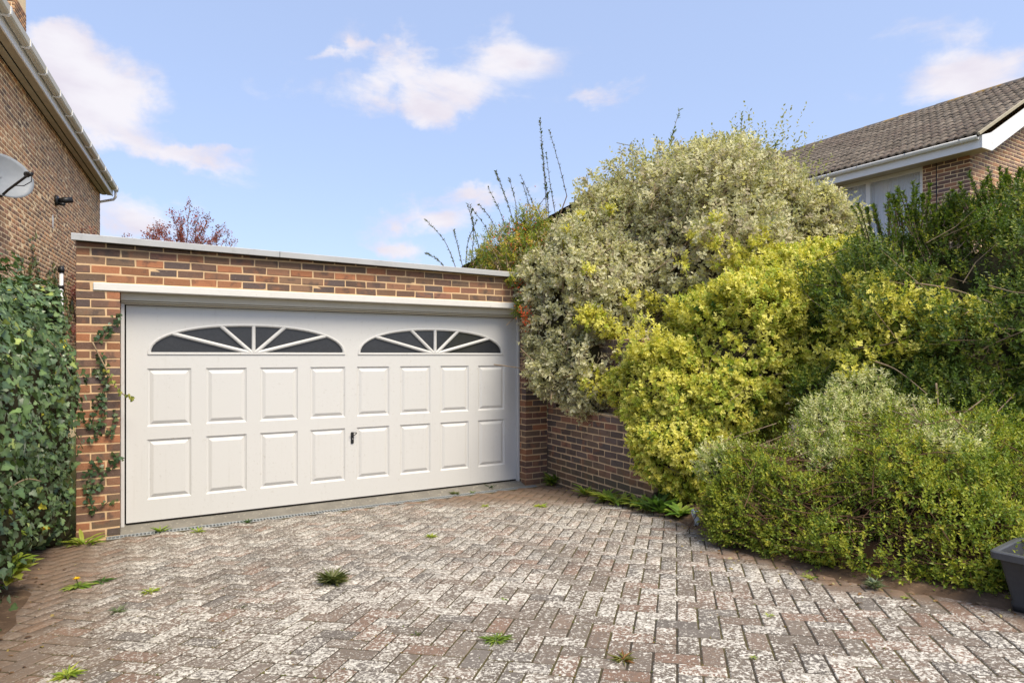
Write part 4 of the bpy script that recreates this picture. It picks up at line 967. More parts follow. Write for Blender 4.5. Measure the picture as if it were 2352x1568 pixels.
# ------------------------------------------------------------------ golden shrub in front
r = np.random.default_rng(101)
EU = [lob(1700, 815, 6.7, .80), lob(1530, 905, 6.6, .56), lob(1565, 1035, 6.3, .46), lob(1800, 690, 6.9, .52), lob(1660, 950, 6.35, .48), lob(1850, 780, 6.7, .5), lob(1460, 900, 6.75, .34), lob(1610, 740, 6.95, .40), lob(1520, 1010, 6.35, .30), lob(1790, 620, 7.1, .26), lob(1870, 640, 6.9, .34), lob(1950, 700, 6.5, .42)]
SMALL = [(1345, 722, 7.0, .13), (1375, 745, 6.95, .12), (1480, 795, 6.85, .17), (1440, 805, 6.85, .11), (1360, 885, 7.0, .12), (1690, 655, 7.0, .16), (1730, 610, 7.1, .20), (1670, 610, 7.2, .10), (1940, 560, 6.7, .09), (1955, 530, 6.7, .06), (1930, 590, 6.7, .09), (1500, 695, 7.05, .08), (1570, 610, 6.95, .07), (1640, 505, 7.2, .06), (1400, 480, 7.6, .06), (1640, 560, 7.2, .07), (1330, 500, 7.7, .06), (1520, 760, 7.0, .10), (2000, 720, 6.2, .15), (2060, 760, 6.0, .13), (2130, 720, 5.8, .10), (2180, 750, 5.7, .10), (2060, 690, 6.0, .10), (2240, 700, 5.5, .07), (1930, 740, 0, .16), (1900, 820, 0, .14), (1990, 800, 0, .12), (1960, 660, 0, .10), (2020, 650, 0, .09), (2100, 800, 0, .09), (1950, 860, 0, .10), (2160, 700, 0, .07), (2250, 730, 0, .07), (1560, 800, 0, .12), (1410, 760, 0, .10), (1450, 690, 0, .07), (1350, 620, 0, .06), (1300, 540, 0, .05), (1590, 540, 0, .07), (1750, 540, 0, .07)]
eu = empty('golden_shrub', (4.9, -2.5, 0.08), 'bright yellow-leaved shrub billowing over the end of the garden wall', 'shrub')
P, N = lobe_points(EU, 12500, r, depth=.30, lump=.12, freq=5.0, seed=15, inside=.85)
CE = [lob(2120, 760, 6.05, .96), lob(2330, 700, 5.6, .84), lob(1975, 750, 6.25, .55), lob(2260, 900, 5.45, .85), lob(2030, 670, 6.3, .46), lob(2190, 650, 6.0, .48), lob(2080, 880, 5.8, .75), lob(2340, 1040, 4.95, .62), lob(1930, 840, 6.1, .36), lob(2350, 500, 5.8, .30), lob(2420, 800, 5.2, .9), lob(2360, 1180, 4.6, .42), lob(2250, 1000, 4.85, .42), lob(2120, 930, 5.2, .36), lob(2320, 1110, 4.4, .36), lob(1990, 900, 5.5, .36), lob(2180, 940, 5.0, .34), lob(1880, 910, 5.7, .28)]
SMALL = [(q_[0], q_[1], front(q_[0], q_[1], EL+EU+CE, .02), q_[3]*1.3) for q_ in SMALL]
P2, N2 = lobe_points([lob(*q_) for q_ in SMALL], 1900, r, depth=.8, lump=.25, freq=9, seed=16, inside=.5, back=1)
pal = [((.34, .39, .04), (.86, .75, .16)), ((.26, .33, .04), (.78, .69, .13)), ((.46, .47, .07), (.90, .81, .24)), ((.15, .26, .03), (.56, .56, .09)), ((.34, .38, .05), (.80, .73, .20)), ((.16, .27, .03), (.46, .50, .07))]
y1 = sprigs(P, N, r, 9, .09, 1.05, .042, .026, pal, 'oval', up=.45, spread=.5, cvar=.12); y2 = sprigs(P2, N2, r, 9, .10, .9, .042, .025, pal[:5], 'oval', up=.6, spread=.6)
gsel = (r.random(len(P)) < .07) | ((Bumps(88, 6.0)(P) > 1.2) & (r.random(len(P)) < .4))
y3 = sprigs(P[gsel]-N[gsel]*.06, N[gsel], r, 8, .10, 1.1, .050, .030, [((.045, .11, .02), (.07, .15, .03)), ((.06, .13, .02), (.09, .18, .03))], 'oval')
foliage('leaves', merge([y1, y2, y3]), LEAF, eu); core('shade_core', EU, .68, 13, eu)
branch_set('twigs', [np.array(l[:3]) for l in EU], P, N, r, eu, 260, .004)
stems('stem', [curve_pts([(4.95+r.normal(0, .12), -2.6+r.normal(0, .12), .05), np.array(l[:3])*[.6, .6, .5]+np.array([4.9, -2.5, .1])*[.4, .4, .5], np.array(l[:3])]) for l in EU[:6]], .03, eu)

# ------------------------------------------------------------------ dark small-leaved evergreen on the right
r = np.random.default_rng(102)
ce = empty('evergreen_shrub', (6.1, -4.0, 0.2), 'tall dark green small-leaved evergreen shrub with bare twigs, in front of tiled house', 'shrub')
P, N = lobe_points(CE, 17500, r, depth=.38, lump=.19, freq=4.0, seed=25, inside=.80)
pal = [((.08, .13, .022), (.10, .16, .026)), ((.11, .17, .026), (.13, .20, .032)), ((.055, .09, .02), (.07, .11, .022)), ((.17, .22, .032), (.21, .26, .04)), ((.27, .29, .04), (.32, .33, .05))]
c1 = sprigs(P, N, r, 10, .13, .8, .036, .0175, pal, 'lance', up=.5, spread=.6, cvar=.2)
st, lv = [c1], []
tw = []
TOPS = [((2130, 600), (2110, 540), (2100, 480)), ((2170, 600), (2165, 540), (2160, 500)), ((2060, 600), (2070, 540), (2060, 480)), ((2260, 560), (2262, 520), (2255, 470)), ((2220, 580), (2212, 540), (2205, 500)), ((2310, 560), (2300, 500), (2296, 440)), ((2340, 540), (2335, 480), (2330, 430)), ((2010, 620), (2000, 580), (1990, 530)), ((2095, 520), (2085, 460), (2078, 425)), ((2120, 520), (2125, 470), (2128, 440)), ((2065, 520), (2055, 470), (2045, 440)), ((2150, 540), (2150, 500), (2148, 470)), ((2000, 560), (1985, 500), (1975, 470)), ((2200, 500), (2195, 470), (2185, 450)), ((2230, 480), (2228, 455), (2232, 430)), ((2260, 470), (2250, 440), (2246, 415)), ((2290, 470), (2295, 430), (2292, 388)), ((2310, 470), (2318, 430), (2322, 400)), ((2340, 440), (2345, 410), (2350, 395)), ((2270, 480), (2280, 450), (2278, 420)), ((2170, 520), (2185, 490), (2200, 470)), ((2030, 560), (2020, 520), (2010, 480)), ((2110, 540), (2100, 500), (2105, 455)), ((2050, 540), (2060, 500), (2066, 450)), ((2240, 500), (2215, 470), (2205, 455))]
for q_ in TOPS:
    for rep in range(4):
        jx, jy = r.normal(0, 9, 2); a, b_ = whip([at(x+jx*(i+1)*.6, y+jy*(i*.5), 5.9+jx*.012) for i, (x, y) in enumerate(q_)], r, 95, .038, .017, pal[:4], 'lance', .1); tw.append(a); st.append(b_)
foliage('leaves', merge(st), LEAF, ce); core('shade_core', CE, .60, 23, ce)
V, F = join(tw); link('shoots', mesh_py('shoots', V, F), WOOD, ce)
branch_set('twigs', [np.array(l[:3]) for l in CE], P, N, r, ce, 420, .0035, TWIG, inward=.4)
LONG = [[(2200, 1020, 4.7), (2260, 975, 4.6), (2330, 905, 4.5)], [(2190, 965, 4.8), (2240, 930, 4.75), (2300, 880, 4.6)], [(2150, 700, 5.3), (2230, 715, 5.2), (2320, 770, 5.1)], [(2100, 650, 5.5), (2190, 665, 5.4), (2290, 700, 5.3)], [(2230, 820, 5.0), (2280, 790, 4.9), (2352, 760, 4.8)], [(1960, 800, 5.8), (2040, 790, 5.6), (2120, 760, 5.5)], [(2250, 1085, 4.4), (2300, 1060, 4.35), (2352, 1050, 4.3)], [(2150, 880, 5.0), (2155, 930, 4.95), (2160, 985, 4.9)], [(2010, 830, 5.6), (2060, 850, 5.5), (2130, 905, 5.3)]]
stems('bare_twig', [curve_pts([at(k[0], k[1], front(k[0], k[1], CE, .06)) for k in q_], 10) for q_ in LONG], .008, ce, TWIG)
stems('stem', [curve_pts([(6.0+r.normal(0, .2), -4.0+r.normal(0, .2), .1), np.array(l[:3])*[1, 1, .5], np.array(l[:3])]) for l in CE[:7]], .045, ce)

# ------------------------------------------------------------------ low spreading shrub along the drive
r = np.random.default_rng(103)
LO = [lob(1755, 1120, 5.0, .44), lob(1940, 1130, 4.8, .56), lob(2060, 1085, 4.75, .50), lob(2200, 1085, 4.45, .46), lob(2150, 1150, 4.35, .58), lob(2000, 1215, 4.35, .48), lob(2255, 1255, 3.85, .36), lob(1700, 1190, 4.75, .28), lob(1850, 1200, 4.5, .40), lob(2120, 1285, 3.95, .34), lob(2220, 1320, 3.68, .24), lob(1655, 1165, 5.0, .20), lob(2300, 1200, 4.05, .36), lob(1780, 1240, 4.45, .24), lob(1900, 1275, 4.15, .28), lob(2010, 1300, 3.95, .28), lob(2290, 1340, 3.55, .2)]
lo = empty('low_shrub', (4.6, -4.2, 0.18), 'low spreading shrub with tiny fresh green leaves along the edge of the paving', 'shrub')
P, N = lobe_points(LO, 19000, r, depth=.40, lump=.20, freq=6.0, seed=35, inside=.82)
bare = Bumps(77, 5.0)(P) > .9
hole = np.linalg.norm((P-at(2030, 1235, 3.95))*[.8, .8, 1.5], axis=1) < .42+.08*Bumps(76, 7.0)(P)
keep = ~((bare & (P[:, 2] < .8) & (r.random(len(P)) < .7)) | (hole & (r.random(len(P)) < .45))); P, N = P[keep], N[keep]
palem = (np.linalg.norm((P-at(2090, 1020, 4.4))*[1, 1, 1.5], axis=1) < .30+.12*Bumps(79, 5.0)(P)) | (np.linalg.norm((P-at(1900, 985, 4.7))*[1, 1, 1.5], axis=1) < .24+.10*Bumps(79, 5.0)(P)) & (r.random(len(P)) < .95); PALE_P, PALE_N = P[palem], N[palem]; P, N = P[~palem], N[~palem]
pal = [((.20, .26, .03), (.24, .31, .038)), ((.14, .20, .024), (.17, .25, .03)), ((.32, .35, .036), (.38, .41, .045)), ((.09, .15, .022), (.12, .19, .026)), ((.42, .39, .045), (.48, .45, .06))]
l1 = sprigs(P, N, r, 9, .085, .85, .027, .013, pal, 'lance', up=.55, spread=.6, cvar=.2, tipc=(.33, .36, .04))
tp, tn = lobe_points(LO, 900, r, depth=.02, lump=.2, freq=6.0, seed=35, inside=.95); l2_ = sprigs(tp+tn*.05, tn, r, 12, .22, .7, .026, .012, pal[:3], 'lance', up=.7, spread=.5)
foliage('leaves', merge([l1, l2_]), LEAF, lo); core('shade_core', LO, .56, 33, lo, plain('brown_core_shade', (0.05, 0.030, 0.018), 1.0, 0.0, var=.5, scale=25))  # darker brown on this hull paints in the shade between twigs
branch_set('twigs', [np.array(l[:3]) for l in LO], P, N, r, lo, 3400, .0028, plain('brown_twig', (0.15, 0.085, 0.05), .9, .1, var=.4), inward=.35)
DRY = [[(2075, 1010), (2100, 1100), (2125, 1190)], [(2095, 1215), (2130, 1290), (2165, 1355)], [(2170, 1200), (2220, 1270), (2262, 1335)], [(2240, 1130), (2270, 1200), (2290, 1265)], [(2205, 1120), (2190, 1170), (2180, 1220)], [(1800, 1190), (1870, 1230), (1900, 1290)]]
stems('dry_stalk', [curve_pts([at(x, y, 3.85+.25*(i == 0)) for i, (x, y) in enumerate(q_)], 8) for q_ in DRY[1:4]], .005, lo, TWIG)

# pale variegated shrub behind it
r = np.random.default_rng(104)
PA = [lob(2070, 1010, 4.9, .36), lob(1920, 990, 5.1, .30), lob(2140, 1030, 4.6, .28), lob(1665, 1075, 5.2, .20), lob(1990, 920, 5.3, .26)]
pa = empty('pale_shrub', (5.0, -3.9, 0.18), 'pale shrub with fine whitish-green leaves behind the low green shrub', 'shrub')
P, N = lobe_points(PA, 4200, r, depth=.4, lump=.2, freq=6.0, seed=45, inside=.75); P = np.vstack([P, PALE_P]); N = np.vstack([N, PALE_N])
pal = [((.56, .56, .27), (.78, .75, .45)), ((.40, .44, .16), (.62, .62, .31)), ((.62, .61, .34), (.82, .79, .52)), ((.22, .29, .07), (.34, .40, .12))]
foliage('leaves', sprigs(P, N, r, 10, .09, .85, .032, .014, pal, 'lance', up=.6, spread=.6, cvar=.15), SOFT, pa); core('shade_core', PA, .66, 43, pa)
branch_set('twigs', [np.array(l[:3]) for l in PA], P, N, r, pa, 300, .003)
stems('stem', [curve_pts([(5.0+r.normal(0, .1), -3.9+r.normal(0, .1), .15), np.array(l[:3])*[1, 1, .6], np.array(l[:3])]) for l in PA[:5]], .02, pa)

# ------------------------------------------------------------------ berried shrub at the garage corner with long whips
r = np.random.default_rng(105)
PY = [lob(1195, 600, 8.25, .30), lob(1150, 595, 8.7, .32), lob(1215, 535, 8.6, .34), lob(1205, 655, 7.95, .17), lob(1110, 598, 9.0, .18), lob(1195, 705, 7.75, .10), lob(1200, 560, 8.4, .2), lob(1175, 640, 7.75, .08)]
py = empty('berried_shrub', (4.9, 1.0, -0.1), 'yellow-green thorny shrub with orange berries and long thin shoots at the garage corner', 'shrub')
P, N = lobe_points(PY, 3200, r, depth=.4, lump=.22, freq=8.0, seed=55, inside=.7, back=.8)
pal = [((.28, .32, .03), (.38, .40, .05)), ((.16, .24, .03), (.24, .31, .05)), ((.40, .40, .04), (.52, .48, .06)), ((.10, .17, .03), (.15, .22, .04)), ((.45, .30, .06), (.5, .36, .08))]
sets = [sprigs(P, N, r, 8, .10, .9, .034, .015, pal, 'lance', up=.4, spread=.6, cvar=.18)]
WH = [[(1258, 530), (1250, 400), (1240, 272)], [(1262, 520), (1256, 440), (1243, 330)], [(1278, 505), (1265, 430), (1254, 350)], [(1302, 450), (1286, 385), (1262, 300)], [(1190, 540), (1160, 450), (1138, 393)], [(1170, 560), (1150, 490), (1122, 432)], [(1185, 520), (1185, 470), (1170, 410)], [(1105, 590), (1088, 520), (1074, 468)], [(1048, 618), (1022, 555), (978, 505)], [(1024, 618), (1005, 596), (980, 582)], [(1082, 600), (1088, 530), (1080, 470)], [(1062, 610), (1050, 560), (1042, 528)], [(1130, 580), (1120, 530), (1085, 480)], [(1225, 540), (1215, 470), (1200, 420)], [(1240, 520), (1225, 470), (1195, 400)], [(1070, 612), (1074, 560), (1095, 505)], [(1155, 560), (1125, 500), (1100, 470)], [(1212, 520), (1240, 470), (1262, 440)]]
tw = []
for i, q_ in enumerate(WH):
    a, b_ = whip([at(x, y, 9.0) for x, y in q_], r, 60 if i not in (0, 1, 4) else 130, .042, .019, [((.07, .11, .03), (.10, .14, .04)), ((.10, .13, .04), (.14, .16, .05)), ((.16, .13, .06), (.2, .16, .08))], 'lance', .1); tw.append(a); sets.append(b_)
foliage('leaves', merge(sets), LEAF, py); V, F = join(tw); link('shoots', mesh_py('shoots', V, F), WOOD, py)
branch_set('twigs', [np.array(l[:3]) for l in PY], P, N, r, py, 200, .004)
bp = []
for (cx_, cy_, dd, n_, sp) in ((1195, 562, 8.15, 70, .13), (1205, 715, 7.55, 55, .045), (1210, 735, 7.55, 40, .04), (1170, 545, 8.4, 25, .12), (1215, 505, 8.4, 20, .1), (1193, 660, 7.7, 14, .04)):
    c0 = at(cx_, cy_, dd)
    for i in range(n_):
        p_ = c0+r.normal(0, sp, 3)*[1, 1, 1.3]; bp.append(p_)
ico = np.array([(1, 0, 0), (-1, 0, 0), (0, 1, 0), (0, -1, 0), (0, 0, 1), (0, 0, -1)], float); icf = np.array([[0, 2, 4], [2, 1, 4], [1, 3, 4], [3, 0, 4], [2, 0, 5], [1, 2, 5], [3, 1, 5], [0, 3, 5]])
V = np.vstack([p_+ico*.010*r.uniform(.8, 1.2) for p_ in bp]); F = np.vstack([icf+6*i for i in range(len(bp))]); BERRY = plain('berry', (0.62, 0.085, 0.012), .3, .5, var=.2)
link('berries', mesh_np('berries', V, F), BERRY, py, 'stuff', smooth=True)
stems('stem', [curve_pts([(4.95, .9+i*.12, -.1), (5.0, .8+i*.1, 1.4), np.array(l[:3])]) for i, l in enumerate(PY[:5])]+[curve_pts([(4.95+.05*i, 1.3, -.1), (4.9, 1.2, 1.6), at(q_[0][0], q_[0][1], 9.0)], 8) for i, q_ in enumerate(WH)], .018, py)

# ------------------------------------------------------------------ purple-leaved tree behind the garage
r = np.random.default_rng(106)
tree = empty('purple_tree', tuple(at(350, 817, 15.0)*[1, 1, 0]), 'small airy tree with dark red leaves showing above the garage roof', 'tree')
tc_ = at(350, 600, 15.0); base_ = np.array([tc_[0], tc_[1], -.2]); br = []; tipP = []; tipA = []
def grow(p_, d, ln, rad, lev):
    pts_ = [p_]; q_ = p_.copy(); dd = d.copy()
    for i in range(4):
        dd = unit((dd+r.normal(0, .14, 3)+np.array([0, 0, .05]))[None])[0]; q_ = q_+dd*ln/4; pts_.append(q_.copy())
    br.append(tube(pts_, np.linspace(rad, rad*.55, 5), 5 if lev < 2 else 4, False))
    if lev >= 3:
        for i in range(1, 5): tipP.append(pts_[i]); tipA.append(dd)
        return
    for k in range(r.integers(3, 5) if lev else 7):
        f = r.uniform(.35, 1); b0 = pts_[min(4, int(f*4)+1)]; e = unit(np.cross(dd, r.normal(size=3))[None])[0]; grow(b0, unit((dd*.75+e*r.uniform(.45, .95)+np.array([0, 0, .12]))[None])[0], ln*r.uniform(.6, .8), rad*.5, lev+1)
grow(base_, np.array([0, 0, 1.]), 1.9, .10, 0)
for k in range(13): grow(base_+np.array([0, 0, 1.7+.06*k]), unit((RGT*((k-5)*.23+r.normal(0, .12))+FWD*r.normal(0, .5)+UPV*(1.0-.05*abs(k-6)))[None])[0], 1.55+r.normal(0, .08), .04, 1)
tipP = np.array(tipP); tipA = np.array(tipA)
print('tree n', len(br)); V, F = join(br); link('trunk', mesh_py('trunk', V, F), plain('tree_bark', (.16, .11, .09), .9, .1, var=.4), tree)
pal = [((.24, .07, .06), (.28, .08, .07)), ((.34, .08, .065), (.38, .10, .08)), ((.20, .09, .08), (.24, .11, .09)), ((.32, .15, .12), (.36, .18, .15))]
rep = r.integers(0, len(tipP), 9500); foliage('crown', sprigs(tipP[rep]+r.normal(0, .05, (len(rep), 3)), unit(tipA[rep]), r, 4, .16, .9, .052, .030, pal, 'lance', up=.2, spread=.5), LEAF, tree)
print('tree', tipP.min(0), tipP.max(0), len(tipP))

# ------------------------------------------------------------------ ivy bank on the left
r = np.random.default_rng(107)
IV = []
for v in np.arange(-5.2, -.15, .42):
    top = 2.20+.05*math.sin(v*3); IV.append((-1.06+.05*math.sin(v*5), v, top*.5-.02+.05, .60+.05*math.sin(v*4.1), .50, top*.53))
IV += [(-.74, -.55, 1.16, .46, .36, .84), (-.62, -.44, 1.25, .36, .20, .58), (-.64, -.45, .75, .30, .2, .4), (-.75, -.3, 1.9, .4, .3, .22), (-.60, -.40, .30, .26, .16, .36), (-.9, .5, 1.0, .42, .6, .9), (-.56, -.36, .1, .2, .14, .18), (-.72, -.2, 2.0, .3, .3, .2), (-.62, -.35, 1.75, .26, .2, .24), (-.85, -.9, .55, .46, .5, .55), (-.92, -1.8, .4, .44, .6, .42), (-.85, -.35, .5, .46, .2, .5), (-.9, -2.6, .35, .42, .6, .35), (-.72, -.62, .25, .30, .3, .28), (-1.3, .2, 1.1, .6, .5, .95), (-.95, -3.4, .5, .42, .6, .42)]
iv = empty('ivy_bank', (-1.1, -2.2, 0), 'thick bank of glossy dark green ivy beside the garage pier', 'ivy')
P, N = lobe_points(IV, 50000, r, depth=.22, lump=.06, freq=5.0, seed=65, inside=.86, back=.15)
n = len(P); pal = np.array([(.055, .092, .034), (.075, .12, .044), (.042, .072, .028), (.105, .15, .06), (.09, .14, .045), (.17, .21, .05)]); w_ = r.choice(6, n, p=[.28, .25, .2, .14, .09, .04])
Nn = unit(N*1.1+r.normal(0, .42, (n, 3))+np.array([0, 0, .35])); D = unit(np.cross(Nn, r.normal(size=(n, 3)))+np.array([0, 0, -.75])); D = unit(D-Nn*(D*Nn).sum(-1, keepdims=True))
sz = .038*r.uniform(.45, 1.6, n); cl = pal[w_]*r.uniform(.95, 1.75, (n, 1)); yel = r.random(n) < .010; cl[yel] = np.array([.55, .50, .05])*r.uniform(.7, 1.1, (int(yel.sum()), 1))
iset = [leaves(P, D, Nn, sz, sz*.95, cl*1.35+.006, cl, 'ivy', .10, .15)]
# strands creeping over the pier and up the house wall
def creep(path, n_, size, onto, pal_, jit):
    c = curve_pts(path, 20); f = r.random(n_)*(len(c)-1.001); i = f.astype(int); fr = (f-i)[:, None]; p_ = c[i]*(1-fr)+c[i+1]*fr; p_ = p_+r.normal(0, jit, (n_, 3))*(1-np.abs(onto))+np.array(onto)*r.uniform(.004, .03, (n_, 1))
    Nn_ = unit(np.array(onto)[None]+r.normal(0, .3, (n_, 3))); D_ = unit(np.cross(Nn_, r.normal(size=(n_, 3)))+np.array([0, 0, -.4])); D_ = unit(D_-Nn_*(D_*Nn_).sum(-1, keepdims=True)); s_ = size*r.uniform(.6, 1.2, n_)
    c_ = np.array(pal_)[r.integers(0, len(pal_), n_)]*r.uniform(.8, 1.2, (n_, 1)); return leaves(p_, D_, Nn_, s_, s_*.95, c_*1.3, c_, 'ivy', .1, .15), tube(c+np.array(onto)*.004, .003, 4)
ypal = [(.04, .075, .03), (.055, .10, .04), (.10, .13, .05)]; vines = []
for q_, n_ in (([(222, 775), (250, 755), (276, 722)], 34), ([(232, 815), (240, 880), (234, 950), (222, 1010)], 70), ([(276, 1045), (252, 1072), (228, 1108), (200, 1130)], 55), ([(264, 945), (256, 985), (250, 1000)], 18), ([(205, 980), (222, 940), (228, 905)], 30), ([(205, 1180), (230, 1165), (250, 1150)], 14), ([(200, 860), (228, 855), (245, 870)], 20), ([(215, 1060), (205, 1100), (200, 1160)], 30)):
    l_, s_ = creep([on_y(x, y, YF-.006) for x, y in q_], n_, .036, (0, -1, 0), ypal, .022); iset.append(l_); vines.append(s_)
hpal = [(.10, .13, .045), (.16, .17, .06), (.07, .10, .035)]
def on_house(x, y):
    rr = ray(x, y); t_ = ((HQ-CAM)[:2] @ hn[:2])/(rr[:2] @ hn[:2]); return CAM+rr*t_
for q_, n_ in (([(60, 690), (64, 640), (75, 600), (72, 560)], 60), ([(100, 720), (110, 660), (125, 630)], 90), ([(70, 700), (90, 660), (80, 620)], 80), ([(120, 740), (140, 700), (150, 660)], 90), ([(85, 720), (118, 690), (130, 660)], 90), ([(40, 700), (45, 640), (50, 600)], 40), ([(140, 760), (160, 720), (165, 690)], 60)):
    l_, s_ = creep([on_house(x, y) for x, y in q_], n_, .085, tuple(hn), hpal, .14); iset.append(l_); vines.append(s_)
foliage('leaves', merge(iset), GLOSS, iv); core('ivy_shade_core', IV, .78, 63, iv)  # solid added hull whose dark colour serves as shade behind the ivy leaves
for V, F in vines: link('creeping_stem', mesh_py('creeping_stem', V, F), WOOD, iv)
BARE = [curve_pts([on_y(212, 785, -.22), on_y(240, 840, -.24), on_y(268, 890, -.25), on_y(288, 908, -.23), on_y(310, 914, -.2)], 16), curve_pts([on_y(70, 755, -1.0), on_y(130, 800, -.9), on_y(165, 870, -.8)], 10), curve_pts([on_y(20, 1120, -1.8), on_y(60, 1100, -1.7), on_y(95, 1105, -1.6)], 10), curve_pts([on_y(52, 620, .4), on_y(58, 660, .3), on_y(66, 700, .2)], 8)]
stems('bare_vine', BARE, .007, iv, TWIG)
l_, s_ = creep([on_y(240, 840, -.25), on_y(268, 890, -.26), on_y(288, 908, -.24), on_y(312, 914, -.21)], 20, .03, (0, -1, 0), [(.30, .30, .06), (.2, .24, .06)], .008); foliage('vine_leaves', l_, LEAF, iv)

# ------------------------------------------------------------------ weeds in the paving and along the wall foot
def rosette(name, loc, r, n, L, W, lift, palette, label, cat='weed', group=None, shape='oval', flower=None, layers=1, stemmed=0.0):
    o0 = empty(name, tuple(loc), label, cat, group); loc = np.array(loc); a = np.arange(n)*2.4+r.normal(0, .3, n); li = lift*r.uniform(.4, 1.5, n)
    D = unit(np.stack([np.cos(a), np.sin(a), li], -1)); N = unit(np.stack([-np.cos(a)*li, -np.sin(a)*li, np.ones(n)], -1)); N = unit(N-D*(N*D).sum(-1, keepdims=True)); s = r.uniform(.55, 1.15, n); pal = r.integers(0, len(palette), n)
    P = np.tile(loc, (n, 1))+np.stack([np.cos(a), np.sin(a), 0*a], -1)*L*.08+r.normal(0, L*.12, (n, 3))*[1, 1, .2]+np.array([0, 0, 1])*(stemmed*r.random(n))[:, None]
    mid = np.array([q_ for q_ in palette])[pal]*r.uniform(.85, 1.15, (n, 1)); foliage_ = link('leaves', mesh_np('leaves', *leaves(P, D, N, L*s, W*s, mid*.8, mid, shape, .3, .35)), LEAF, o0, 'stuff' if n > 20 else None)
    if stemmed: link('stem', mesh_py('stem', *join([tube([loc, loc+np.array([r.normal(0, .02), r.normal(0, .02), stemmed*1.05])], .003, 5)])), plain('green_stem', (.1, .16, .04)), o0)
    if flower is not None:
        for (dx, dy, dz, rad) in flower:
            V, F = tube([loc, loc+np.array([dx, dy, dz])*.6+[.003, 0, 0], loc+np.array([dx, dy, dz])], .0025, 5); link('flower_stalk', mesh_py('flower_stalk', V, F), LEAF, o0, color=(.12, .2, .05, 1))
            m_ = 26; aa = r.uniform(0, 6.28, m_); el_ = r.uniform(.15, 1.2, m_); Df = unit(np.stack([np.cos(aa), np.sin(aa), el_], -1)); Nf = unit(np.cross(Df, np.cross(np.array([[0, 0, 1.]]), Df)))
            pc = loc+np.array([dx, dy, dz]); link('flower_head', mesh_np('flower_head', *leaves(np.tile(pc, (m_, 1)), Df, Nf, rad*r.uniform(.7, 1, m_), rad*.4, np.tile((.80, .50, .01), (m_, 1)), np.tile((.85, .58, .02), (m_, 1)), 'lance', .1, .2)), LEAF, o0)
    return o0
r = np.random.default_rng(200)
GR = [(.20, .30, .04), (.14, .24, .035), (.28, .36, .06)]; LIME = [(.34, .42, .06), (.26, .36, .05), (.42, .45, .08)]; DKG = [(.06, .12, .025), (.08, .16, .03), (.05, .10, .02)]; OLV = [(.10, .13, .04), (.15, .17, .05), (.08, .10, .035)]
G = lambda x, y: on_ground(x, y)+np.array([0, 0, .004])
rosette('weed', G(196, 1250), r, 26, .17, .034, .75, LIME, 'lush lime-green rosette of long pointed leaves beside the garage pier and ivy', shape='oval')
rosette('dandelion', G(180, 1348), r, 22, .10, .026, .35, GR, 'dandelion with one yellow flower growing from the paving near the ivy', 'dandelion', shape='oval', flower=[(-.01, -.02, .055, .030)])
rosette('dandelion', G(235, 1336), r, 14, .07, .016, .4, DKG, 'dark green narrow-leaved weed lying beside the yellow dandelion', 'weed', shape='lance')
rosette('heather_tuft', G(765, 1340), r, 220, .10, .012, .95, OLV+[(.26, .26, .12)], 'bushy dark olive tuft growing alone in the middle of the paving', 'weed', shape='lance', stemmed=.03)
rosette('silver_tuft', G(2008, 1352), r, 80, .06, .010, 1.0, [(.20, .25, .16), (.28, .32, .22), (.14, .18, .10)], 'grey-green feathery tuft on the paving beside the low shrub', 'weed', shape='lance', stemmed=.03)
rosette('grass_tuft', G(1140, 1472), r, 46, .075, .008, .45, GR, 'flat spreading tuft of green grass in the joints of the open paving', 'grass tuft', shape='lance')
rosette('moss_tuft', G(1430, 1516), r, 40, .06, .009, .6, [(.16, .15, .04), (.30, .14, .05), (.2, .2, .05)], 'reddish green tuft in a wide mossy paving joint', 'weed', shape='lance')
WL = ['lime-green sprig in the paving just past the dandelion', 'greyish tuft in the paving between dandelion and lime sprig', 'broad lime-green tuft in the worn paving well clear of the ivy', 'upright lime-green sprig in the paving behind the olive tuft', 'lime-green weed in the paving midway along the garage door', 'bright lime-green weed in the paving in front of the garage pier', 'tiny lime-green weed at the edge of the paving under the low shrub', 'tiny lime-green weed in the paving between silver tuft and grey box', None, None, None, None, None]
for wi, (x, y, n_, L_, pal_) in enumerate(((345, 1360, 22, .06, LIME), (270, 1405, 20, .055, [(.2, .24, .12), (.15, .19, .09)]), (155, 1552, 34, .065, LIME), (992, 1233, 24, .065, LIME), (1115, 1163, 16, .06, LIME), (1242, 1163, 24, .08, LIME), (1860, 1328, 18, .045, LIME), (2078, 1374, 16, .03, LIME), (1770, 1415, 14, .03, LIME), (1730, 1512, 12, .025, LIME), (955, 1458, 12, .03, OLV), (1158, 1378, 12, .025, GR), (560, 1395, 10, .025, OLV))):
    rosette('small_weed', G(x, y), r, n_, L_, L_*.2, .6, pal_, WL[wi] or 'speck of a weed sprouting from a joint in the open paving', 'weed', 'small weeds scattered over the paving', 'lance')
DL = ['tallest green weed in the drain near the left end of the door', 'pale lime weed in the drain beside the tallest one', 'dark green weed in the drain below the third door panel', 'olive clump on the drain below the sixth door panel', 'dark green clump on the drain near the right-hand pier', 'lime clump at the end of the drain by the right-hand pier', 'smallest green weed on the drain between two darker clumps']
for wi, (x, y, n_, L_, pal_) in enumerate(((368, 1222, 16, .10, GR), (455, 1222, 14, .08, LIME), (570, 1200, 16, .07, DKG), (1045, 1135, 22, .07, OLV), (1125, 1122, 24, .09, DKG), (1165, 1115, 22, .08, LIME), (1085, 1132, 12, .05, GR))):
    p_ = G(x, y); p_[2] = max(p_[2], -.055); rosette('drain_weed', p_, r, n_, L_, L_*.2, .9, pal_, DL[wi], 'weed', 'weeds along the drain', 'lance')
